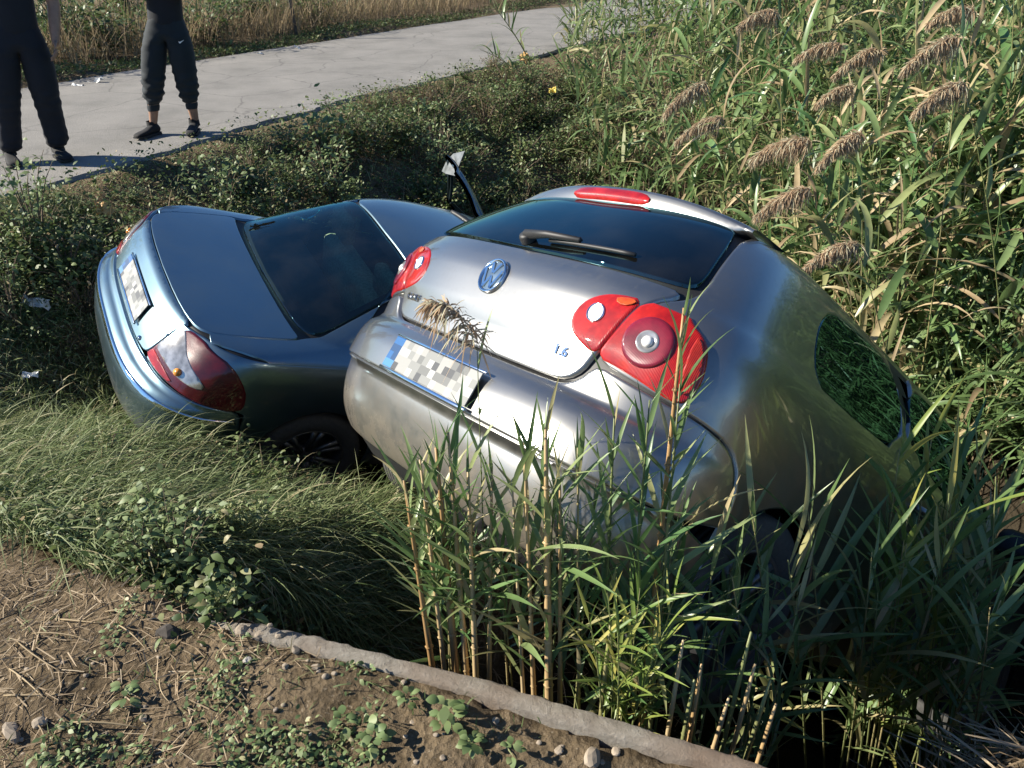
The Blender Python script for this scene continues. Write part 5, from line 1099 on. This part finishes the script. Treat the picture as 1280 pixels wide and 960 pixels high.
# broad-leaved plants on the near bank
def broad(x, y, s, label, n=14, h=.05):
    p = pix(x, y, z=0.0); root = empty('broadleaf_plant', (p.x, p.y, gz(p.x, p.y)), label=label, cat='plant', group='broad leaved plants on the near bank')
    for i in range(n):
        az = i * 2.4; r = random.uniform(.2, 1) * s; el = random.uniform(.1, .8); L_ = random.uniform(.035, .06) * (s / .06) ** .5
        s_k = .62; r *= s_k; L_ *= s_k; P = np.array([[r * math.cos(az) * .5, r * math.sin(az) * .5, random.uniform(.005, h)]]); D = np.array([[math.cos(el) * math.cos(az), math.cos(el) * math.sin(az), math.sin(el)]])
        V, F, k = blades(P, D, np.array([L_]), np.array([L_ * .62]), np.array([.5]), 6, [.12, .6, .95, 1, .85, .55, .08], np.array([random.gauss(0, .3)]))
        link('leaf', np_mesh('leaf', V, F, M_WEED2, True, np.full(len(V), random.uniform(.2, .8))), root)
broad(470, 930, .07, 'leafy broad plant at the bottom edge left of the middle', 18); broad(560, 905, .08, 'largest broad leaved plant near the bottom middle', 22, .07); broad(510, 880, .05, 'small broad plant behind the bottom ones', 12); broad(590, 935, .06, 'broad plant at the bottom right of the large one', 14); broad(160, 870, .06, 'small dark broad plant on the bare soil at the left', 14); broad(430, 905, .05, 'broad plant among weeds left of the bottom middle', 12); broad(640, 945, .04, 'tiny broad plant at the bottom right of the middle', 9)
broad(1040, 935, .06, 'little plant with round leaves at the bottom of the dark ditch', 12, .12); broad(890, 850, .05, 'small vine leaves by the cane stubs', 12, .15)
# spiked weed with pale seed heads
def spikes(x, y, z, label, n, L0):
    p = pixg(x, y); root = empty('spiked_weed', p, label=label, cat='weed', group='pale spiked weeds at the lip of the ditch')
    for i in range(n):
        az = random.uniform(-.5, .7); L_ = L0 * random.uniform(.6, 1); e = Vector((math.cos(az) * L_ * .85, math.sin(az) * L_ * .45, L_ * random.uniform(.35, .8))); pts = bez(Vector((0, 0, 0)), Vector((e.x * .3, e.y * .3, e.z * .8)), e, 6)
        mb = MB(); mb.tube(pts, [.005, .0045, .004, .0035, .003, .002, .001], 5, False); mb.build('stem', M_STEM, root)
        ax = np.array([tuple(q) for q in pts[2:]]); m = 170; t = rng.uniform(0, 1, m) * (len(ax) - 1.001); k = t.astype(int); f = t - k; Pq = ax[k] * (1 - f)[:, None] + ax[k + 1] * f[:, None] + rng.normal(0, .006, (m, 3))
        V, F, kk = blades(Pq, rdirs(m, -.3, 1.3), rng.uniform(.012, .026, m), rng.uniform(.006, .010, m), np.full(m, .3), 2, [.5, 1, .2], rng.uniform(0, 3, m)); link('seed_head', np_mesh('seed_head', V, F, M_WEED2, True, np.repeat(rng.uniform(.55, .95, m), kk)), root)
    m = 110; V, F, kk = blades(rng.normal(0, .06, (m, 3)) + [0.03, 0, .08], rdirs(m, .0, 1.2), rng.uniform(.03, .055, m), rng.uniform(.014, .024, m), np.full(m, .5), 3, [.2, 1, .8, .05], rng.normal(0, .5, m)); link('foliage', np_mesh('foliage', V, F, M_WEED, True, np.repeat(rng.random(m), kk)), root)
spikes(235, 690, -.12, 'weed with long pale seed spikes reaching right over the ditch', 6, .42); spikes(300, 640, -.3, 'spiked weed with the topmost pale seed head by the saloon', 4, .36); spikes(335, 680, -.35, 'smaller spiked weed at the brink of the dark ditch', 4, .26); spikes(255, 770, -.02, 'low yellowish weed by the left end of the concrete edge', 4, .16)
# beyond the road: dry grass, dark bushes, green strip, fence post
far = lambda x, y: (sdv(x, y) < -ROAD_W - .15)
def farcover(name, n, o0, o1, mat, ll, lw, hmax, label, cat, el, ten, cl=0, seg=4, prof=(.8, 1, .9, .6, .1)):
    q = resample(ROAD_N[1:-1], .3); q = q[(q[:, 1] < 45)]; tq = np.gradient(q, axis=0); tq /= np.linalg.norm(tq, axis=1)[:, None]
    w = np.exp(-np.abs(q[:, 1] - 11) / 14); i = rng.choice(len(q), n, p=w / w.sum()); o = ROAD_W + rng.uniform(o0, o1, n); P = np.c_[q[i] + np.c_[-tq[i, 1], tq[i, 0]] * o[:, None] + tq[i] * rng.uniform(-.2, .2, n)[:, None], np.zeros(n)]
    if cl: P = P[vnoise(P[:, 0], P[:, 1], cl, 81) + rng.normal(0, .08, len(P)) > -.02]
    n = len(P); P[:, 2] = ground(P[:, 0], P[:, 1]) + rng.random(n) * hmax; s = rng.uniform(.5, 1.2, n)
    stuff_blades(name, mat, P, rdirs(n, *el), ll * s, lw * s, rng.uniform(.05, .5, n), seg, label, cat, np.clip(rng.normal(.5, .25, n) * ten, 0, 1), list(prof), rng.normal(0, .6, n))
M_FDRY = leafmat('dry_roadside_grass', [(0, (0.13, 0.10, 0.055)), (.4, (0.25, 0.19, 0.11)), (.8, (0.36, 0.28, 0.18)), (1, (0.20, 0.20, 0.09))], .3, .7, True, .1)
farcover('dry_roadside_grass', 34000, .55, 3.6, M_FDRY, .62, .009, .25, 'tall dry brown grass beyond the road', 'grass', (.9, 1.5), 1.0)
farcover('green_verge', 22000, .08, .8, M_WEED, .06, .02, .10, 'low green weeds along the far edge of the road', 'ground cover', (.1, 1.2), 1.0, seg=3, prof=(.4, 1, .8, .1))
farcover('roadside_reeds', 9000, 1.2, 3.2, M_REEDA, .5, .016, .5, 'green reeds among the dry grass beyond the road', 'reeds', (.5, 1.4), .6, cl=.55)
for i, (px_, py_, s) in enumerate(((150, 45, 3.0), (285, 30, 3.2), (330, 15, 3.0), (95, 40, 3.2), (20, 60, 3.2), (420, 8, 2.4), (180, 20, 3.4))):
    p = pixg(px_, py_ + 45); weed(p.x - .6, p.y + 1.0, i % 2, s, ['dark green bush between the two standing people', 'dark bush right of the jogger trousers, beyond the road', 'dark bush left of the fence post', 'dark bush beside the left person, beyond the road', 'dark bush behind the left person at the frame edge', 'small bush right of the fence post', 'tall dark bush behind the person in cuffed trousers'][i], 'dark bushes beyond the road', 'roadside_bush')
p = pixg(369, 47); mb = MB(); mb.box((0, 0, .55), (.06, .05, 1.15), Euler((0, -.05, .3)), .008); mb.box((-.003, 0, 1.0), (.064, .054, .015), Euler((0, -.05, .3)), .004)
o = mb.build('fence_post', plain('old_wood', (.10, .085, .07), .9, 0, .4, 20, .6), None, label='single weathered wooden post in the dry grass beyond the road', cat='post'); o.location = (p.x, p.y, gz(p.x, p.y))
# litter
M_LWHITE = plain('white_litter', (.72, .72, .70), .6, 0, .1, 20); M_LORANGE = plain('orange_litter', (.62, .36, .12), .6, 0, .2, 20); M_LYEL = plain('yellow_litter', (.68, .52, .10), .5, 0, .15, 20)
def litter(x, y, z, s, mat, name, label, cat, asp=.5, lift=.1):
    p = pixg(x, y, lift); p.z = gz(p.x, p.y) + lift; r = random.Random(int(x)); V, F = [], []; n = 7
    for i in range(n):
        for j in range(4): V.append(Vector(((i / (n - 1) - .5) * s * (1 + r.uniform(-.12, .12)), (j / 3 - .5) * s * asp * (1 + r.uniform(-.2, .2)), r.gauss(0, .10) * s)))
    for i in range(n - 1):
        for j in range(3): F.append((i * 4 + j, i * 4 + 4 + j, i * 4 + 5 + j, i * 4 + j + 1))
    nv = len(V); V2 = V + [v + Vector((0, 0, -.003)) for v in V]; F2 = F + [tuple(q + nv for q in reversed(f)) for f in F]
    o = obj(name, V2, F2, mat, None, False, label=label, cat=cat, group='litter scattered on the verges'); o.location = p; o.rotation_euler = (r.uniform(.2, .9), r.uniform(-.4, .4), r.uniform(0, 3))
litter(45, 378, -.35, .16, M_LWHITE, 'litter_scrap', 'white crumpled scrap on the grass left of the blue saloon', 'litter', .4); litter(38, 470, -.3, .10, M_LWHITE, 'litter_scrap', 'small pale scrap at the left edge below the other scrap', 'litter')
litter(131, 262, -.5, .12, M_LORANGE, 'litter_scrap', 'orange brown scrap on the bank above the boot of the saloon', 'litter', .9); litter(657, 72, -.2, .16, M_LORANGE, 'litter_scrap', 'orange scrap by the leaning reed near the road', 'litter', .9, .25); litter(691, 113, -.55, .10, M_LYEL, 'litter_scrap', 'yellow scrap in the weeds left of the reeds', 'litter', .8, .3); litter(729, 160, -.8, .16, M_LORANGE, 'litter_scrap', 'pale orange scrap in the weeds above the hatchback', 'litter', .8, .3)
litter(118, 104, .0, .25, M_LWHITE, 'litter_scrap', 'flat white scrap on the far edge of the road, right one', 'litter', .3, .03); litter(97, 108, .0, .18, M_LWHITE, 'litter_scrap', 'flat white scrap on the far edge of the road, left one', 'litter', .3, .03); litter(372, 60, .0, .12, M_LWHITE, 'litter_scrap', 'white scrap below the fence post', 'litter', .6, .05); litter(325, 67, .0, .1, M_LWHITE, 'litter_scrap', 'tiny white scrap left of the fence post on the verge', 'litter', .6, .05)
# the reed leaning out over the road and a few loners
reed(pixg(668, 90), pix(612, 2, depth=9.0), 14, 'green', bow=.1, lo=.3, scale=1.1, label='lone reed leaning left over the road', group='loners by the road', rad=.009); reed(pixg(655, 100), pix(600, 62, depth=8.8), 12, 'green', bow=.1, lo=.3, scale=.9, label='short lone reed lying toward the road below the leaning one', group='loners by the road', rad=.008)
# =================================================================== the two people on the road
M_SKIN = plain('skin', (0.30, 0.17, 0.11), .55, 0, .12, 25); M_HAIR = plain('hair', (.02, .016, .013), .6, 0, .3, 60)
def cloth(name, col, sc=9):
    m, t, N, L, b = nodes(name); tc = N.new('ShaderNodeTexCoord'); v = tc.outputs['Object']
    n1 = tex(N, L, 'Noise', sc, v, Detail=4); n2 = tex(N, L, 'Noise', 140, v)
    L.new(ramp(N, L, n1.outputs[0], [(.3, tuple(c * .8 for c in col)), (.7, tuple(c * 1.2 for c in col))]), b.inputs['Base Color']); b.inputs['Roughness'].default_value = .85; b.inputs['Sheen Weight'].default_value = .03
    bump(N, L, n2.outputs[0], .25, .003, b); return m
M_JOG = cloth('jogger_cloth', (.010, .016, .021)); M_TROU = cloth('navy_cloth', (.006, .008, .014)); M_TEE = cloth('dark_tee', (.007, .009, .014)); M_SHOE = cloth('black_mesh', (.008, .008, .009)); M_SOLE = plain('rubber_sole', (.014, .014, .015), .7); M_LOGO = plain('white_print', (.8, .8, .8), .6, 0, .02)
def skin_mesh(verts, edges, radii, root=0, sub=2):
    me = bpy.data.meshes.new('t'); bm = bmesh.new(); lay = bm.verts.layers.skin.verify(); bv = []
    for v, r in zip(verts, radii):
        q = bm.verts.new(v); q[lay].radius = (r, r) if not isinstance(r, tuple) else r; bv.append(q)
    bm.verts.ensure_lookup_table(); bv[root][lay].use_root = True
    for a, b in edges: bm.edges.new((bv[a], bv[b]))
    bm.to_mesh(me); bm.free(); o = bpy.data.objects.new('t', me); C.objects.link(o)
    m = o.modifiers.new('s', 'SKIN'); m.use_smooth_shade = True; m.branch_smoothing = .6
    s = o.modifiers.new('u', 'SUBSURF'); s.levels = sub; s.render_levels = sub
    dg = bpy.context.evaluated_depsgraph_get(); r = bpy.data.meshes.new_from_object(o.evaluated_get(dg)); bpy.data.objects.remove(o); bpy.data.meshes.remove(me)
    V = [v.co.copy() for v in r.vertices]; F = [tuple(p.vertices) for p in r.polygons]; bpy.data.meshes.remove(r); return V, F
def crease(V, amp, zs, bands):
    """cloth folds: ripples that gather round knee and cuff"""
    out = []
    for v in V:
        g = sum(math.exp(-((v.z - z0) / w) ** 2) * a for z0, w, a in bands)
        k = math.sin(v.z * 95 + v.x * 22 + math.sin(v.y * 40) * 1.5) * .6 + math.sin(v.z * 52 - v.x * 35) * .4
        c = Vector((v.x, v.y, 0)); lx = .1 if v.x > 0 else -.1; d = Vector((v.x - lx, v.y, 0)); d = d.normalized() if d.length > 1e-4 else d
        out.append(v + d * k * amp * g)
    return out
def shoe(side, toe_out):
    sec = [(.075, .030, .075, .0), (.060, .036, .095, .0), (.02, .038, .10, .0), (-.03, .040, .085, .0), (-.08, .045, .066, .0), (-.13, .048, .058, .0), (-.17, .045, .052, .0), (-.192, .036, .044, .0), (-.204, .022, .034, .0)]
    V, F = [], []; n = 14; 
    for y, w, h, _ in sec:
        for j in range(n):
            a = 2 * math.pi * j / n; cx, cz = math.cos(a), math.sin(a); V.append(Vector((w * abs(cx) ** .8 * (1 if cx > 0 else -1), y, max(.016, .018 + (h - .018) * (cz * .5 + .5) ** .8))))
    for i in range(len(sec) - 1):
        for j in range(n): F.append((i * n + j, i * n + (j + 1) % n, (i + 1) * n + (j + 1) % n, (i + 1) * n + j))
    F += [tuple(range(n))[::-1], tuple((len(sec) - 1) * n + j for j in range(n))]
    S, G = [], []
    for z in (0.0, .022):
        for i, (y, w, h, _) in enumerate(sec): S += [Vector((-w * 1.06, y * 1.03, z + (.012 if i > 5 and z == 0 else 0))), Vector((w * 1.06, y * 1.03, z + (.012 if i > 5 and z == 0 else 0)))]
    m = len(sec) * 2
    for i in range(len(sec) - 1):
        G += [(2 * i, 2 * i + 2, 2 * i + 3, 2 * i + 1), (m + 2 * i, m + 2 * i + 1, m + 2 * i + 3, m + 2 * i + 2), (2 * i, m + 2 * i, m + 2 * i + 2, 2 * i + 2), (2 * i + 1, 2 * i + 3, m + 2 * i + 3, m + 2 * i + 1)]
    G += [(0, 1, m + 1, m), (m - 2, 2 * m - 2, 2 * m - 1, m - 1)]
    return V, F, S, G
def person(loc, rot, footL, footR, arms, label, jog, hgt=1.76, lean=.0):
    """feet given in the figure's own frame (facing -Y, its left side towards +X); arms: list of (elbow, wrist) for left, right"""
    k = hgt / 1.76; hip = .93; aL, aR = Vector((footL[0], footL[1] + .035, .085)), Vector((footR[0], footR[1] + .035, .085))
    hL, hR = Vector((.095, 0, hip - .04)), Vector((-.095, 0, hip - .04)); kn = lambda h, a: h.lerp(a, .49) + Vector((0, -.035, 0))
    kL, kR = kn(hL, aL), kn(hR, aR); lerp = lambda a, b, t: a.lerp(b, t)
    V = [Vector((0, 0, hip)), Vector((0, -.005, 1.08)), Vector((0, 0, 1.22)), Vector((0, .01, 1.37)), Vector((0, .012, 1.47)), Vector((0, -.002, 1.55)), Vector((0, -.012, 1.64)), Vector((0, -.005, 1.72)),
         hL, lerp(hL, kL, .4), kL, lerp(kL, aL, .3), lerp(kL, aL, .75), aL, hR, lerp(hR, kR, .4), kR, lerp(kR, aR, .3), lerp(kR, aR, .75), aR]
    Rd = [(.135, .105), (.125, .095), (.14, .10), (.15, .095), .055, (.062, .07), (.078, .092), (.06, .07), .092, .085, .060, .062, .045, .036, .092, .085, .060, .062, .045, .036]
    E = [(0, 1), (1, 2), (2, 3), (3, 4), (4, 5), (5, 6), (6, 7), (0, 8), (8, 9), (9, 10), (10, 11), (11, 12), (12, 13), (0, 14), (14, 15), (15, 16), (16, 17), (17, 18), (18, 19)]
    wr = []
    for sg, (el, w) in zip((1, -1), arms):
        b = len(V); sh = Vector((.19 * sg, .01, 1.40)); el, w = Vector(el), Vector(w); hd = w + (w - el).normalized() * .05
        V += [sh, lerp(sh, el, .5), el, lerp(el, w, .45), w, hd]; Rd += [.062, .056, .047, .048, .031, (.045, .024)]; E += [(3, b), (b, b + 1), (b + 1, b + 2), (b + 2, b + 3), (b + 3, b + 4), (b + 4, b + 5)]; wr.append((el, w, hd, sg))
    BV, BF = skin_mesh(V, E, Rd)
    mb = MB(); mb.add(BV, BF)
    for el, w, hd, sg in wr:
        d = (w - el).normalized(); s = d.orthogonal().normalized(); fw = Vector((0, -1, 0)); fw = (fw - d * fw.dot(d)).normalized(); inn = d.cross(fw).normalized()
        for q, (o, ln) in enumerate(((.030, .075), (.011, .085), (-.009, .080), (-.028, .062))):
            r0 = hd + fw * o + d * .018; mb.tube([r0, r0 + d * ln * .45 + inn * sg * .006, r0 + d * ln * .8 + inn * sg * .022, r0 + d * ln * .95 + inn * sg * .036], [.0095, .009, .008, .005], 7)
        r0 = hd + fw * .035 - d * .03; mb.tube([r0, r0 + fw * .022 + d * .03, r0 + fw * .028 + d * .06], [.012, .010, .007], 7)
    mb.tube([(0, -.095, 1.665), (0, -.118, 1.635), (0, -.10, 1.625)], [.008, .014, .008], 7)       # nose
    for sg in (1, -1):
        mb.tube([(.077 * sg, .005, 1.67), (.088 * sg, .012, 1.65), (.077 * sg, .004, 1.62)], [.010, .013, .009], 6)   # ear
        mb.tube([(.045 * sg, -.083, 1.665), (.030 * sg, -.092, 1.667), (.018 * sg, -.089, 1.664)], [.006, .0085, .006], 6)   # eye
    mb.tube([(-.025, -.088, 1.592), (0, -.097, 1.594), (.025, -.088, 1.592)], [.005, .008, .005], 6)       # mouth
    p = mb.build('person', M_SKIN, None, True, label=label, cat='person', group='people standing at the edge of the road'); p.location = loc; p.rotation_euler = (0, 0, rot); p.scale = (k, k, k)
    # trousers
    z1 = .25 if jog else .075; tp = lambda kk, a: kk.lerp(a, (kk.z - z1) / (kk.z - a.z))
    cL, cR = tp(kL, aL), tp(kR, aR); TV = [Vector((0, .0, hip + .12)), Vector((0, 0, hip + .02)), hL + Vector((.008, 0, -.03)), lerp(hL, kL, .45), kL, lerp(kL, cL, .5), cL, hR + Vector((-.008, 0, -.03)), lerp(hR, kR, .45), kR, lerp(kR, cR, .5), cR]
    TR = [(.165, .125), (.18, .14), .128, .126, .105, .102 if jog else .092, .062 if jog else .096] ; TR = TR + TR[2:]
    TE = [(0, 1), (1, 2), (2, 3), (3, 4), (4, 5), (5, 6), (1, 7), (7, 8), (8, 9), (9, 10), (10, 11)]
    tv, tf = skin_mesh(TV, TE, TR, 1, 3)
    tv = crease(tv, .011 if jog else .008, None, [(.50, .10, .9), (.34, .09, 1.3 if jog else .4), (.80, .10, .6), (.12, .07, 0 if jog else 1.1)])
    t = obj('trousers', tv, tf, M_JOG if jog else M_TROU, p)
    if jog:
        for c_ in (cL, cR):
            b = MB(); b.tube([c_ + Vector((0, 0, .02)), c_ + Vector((0, 0, -.005)), c_ + Vector((0, 0, -.035))], [.054, .056, .050], 16, False); b.build('cuff', M_JOG, t)
        q = lerp(hL, kL, .22) + Vector((.035, -.112, 0)); b = MB()     # small white tick printed on the thigh
        pr = [(-.020, .004, .0), (-.012, -.006, .006), (-.002, -.006, .007), (.012, .003, .004), (.028, .013, .001)]
        b.add([q + Vector((x, -.002 + .25 * abs(x), z - w)) for x, z, w in pr] + [q + Vector((x, -.002 + .25 * abs(x), z + w)) for x, z, w in pr], [(i, i + 1, 6 + i, 5 + i) for i in range(4)]); b.build('printed_tick', M_LOGO, t, False)
    sv = [Vector((0, 0, hip + .0)), Vector((0, -.003, 1.08)), Vector((0, 0, 1.22)), Vector((0, .01, 1.37)), Vector((0, .012, 1.46))]; sr = [(.172, .132), (.160, .122), (.165, .122), (.168, .112), .075]; se = [(0, 1), (1, 2), (2, 3), (3, 4)]
    for el, w, hd, sg in wr:
        b = len(sv); sh = Vector((.19 * sg, .01, 1.40)); sv += [sh, lerp(sh, el, .5), lerp(sh, el, .85)]; sr += [.072, .064, .060]; se += [(3, b), (b, b + 1), (b + 1, b + 2)]
    V_, F_ = skin_mesh(sv, se, sr, 1); obj('shirt', V_, F_, M_TEE, p)
    hv = [Vector((0, .012, 1.70)), Vector((0, .035, 1.655))]; V_, F_ = skin_mesh(hv, [(0, 1)], [(.088, .088), (.080, .075)]); obj('hair', V_, F_, M_HAIR, p)
    for f in (footL, footR):
        V_, F_, S, G = shoe(0, 0); M = Matrix.Translation((f[0], f[1], 0)) @ Matrix.Rotation(f[2], 4, 'Z'); o = obj('shoe', [M @ v for v in V_], F_, M_SHOE, p); obj('sole', [M @ v for v in S], G, M_SOLE, o, False)
        a = Vector((f[0], f[1] + .035, .085)); b = MB(); b.tube([a + Vector((0, 0, .035)), a, a + Vector((0, 0, -.03))], [.046, .048, .05], 14, False); b.build('shoe_collar', M_SHOE, o)
    sh_ = Matrix.Identity(4); sh_[0][2] = lean * math.cos(rot); sh_[1][2] = -lean * math.sin(rot)      # the weight shifted to one side
    for o in [p] + [c for c in p.children_recursive if not c.name.startswith(('shoe', 'sole'))]: o.data.transform(sh_)
    return p
p2 = (pix(190, 172, z=.01) + pix(241, 164, z=.01)) / 2
person((p2.x, p2.y + .02, .012), R(8), (.19, .03, .0), (-.17, -.04, -.55), (((.27, -.02, 1.16), (.14, -.24, 1.20)), ((-.27, -.02, 1.16), (-.12, -.24, 1.22))), 'person in dark cuffed joggers and black trainers with bare ankles', True, 1.74, .15)
p1 = (pix(12, 208, z=.01) + pix(74, 196, z=.01)) / 2
person((p1.x, p1.y + .03, .012), R(25), (.17, .0, .35), (-.17, -.02, .2), (((.27, .02, 1.13), (.255, -.10, .88)), ((-.27, .02, 1.13), (-.26, -.08, .88))), 'person in dark navy trousers and shirt at the left edge, arm hanging', False, 1.80, .15)
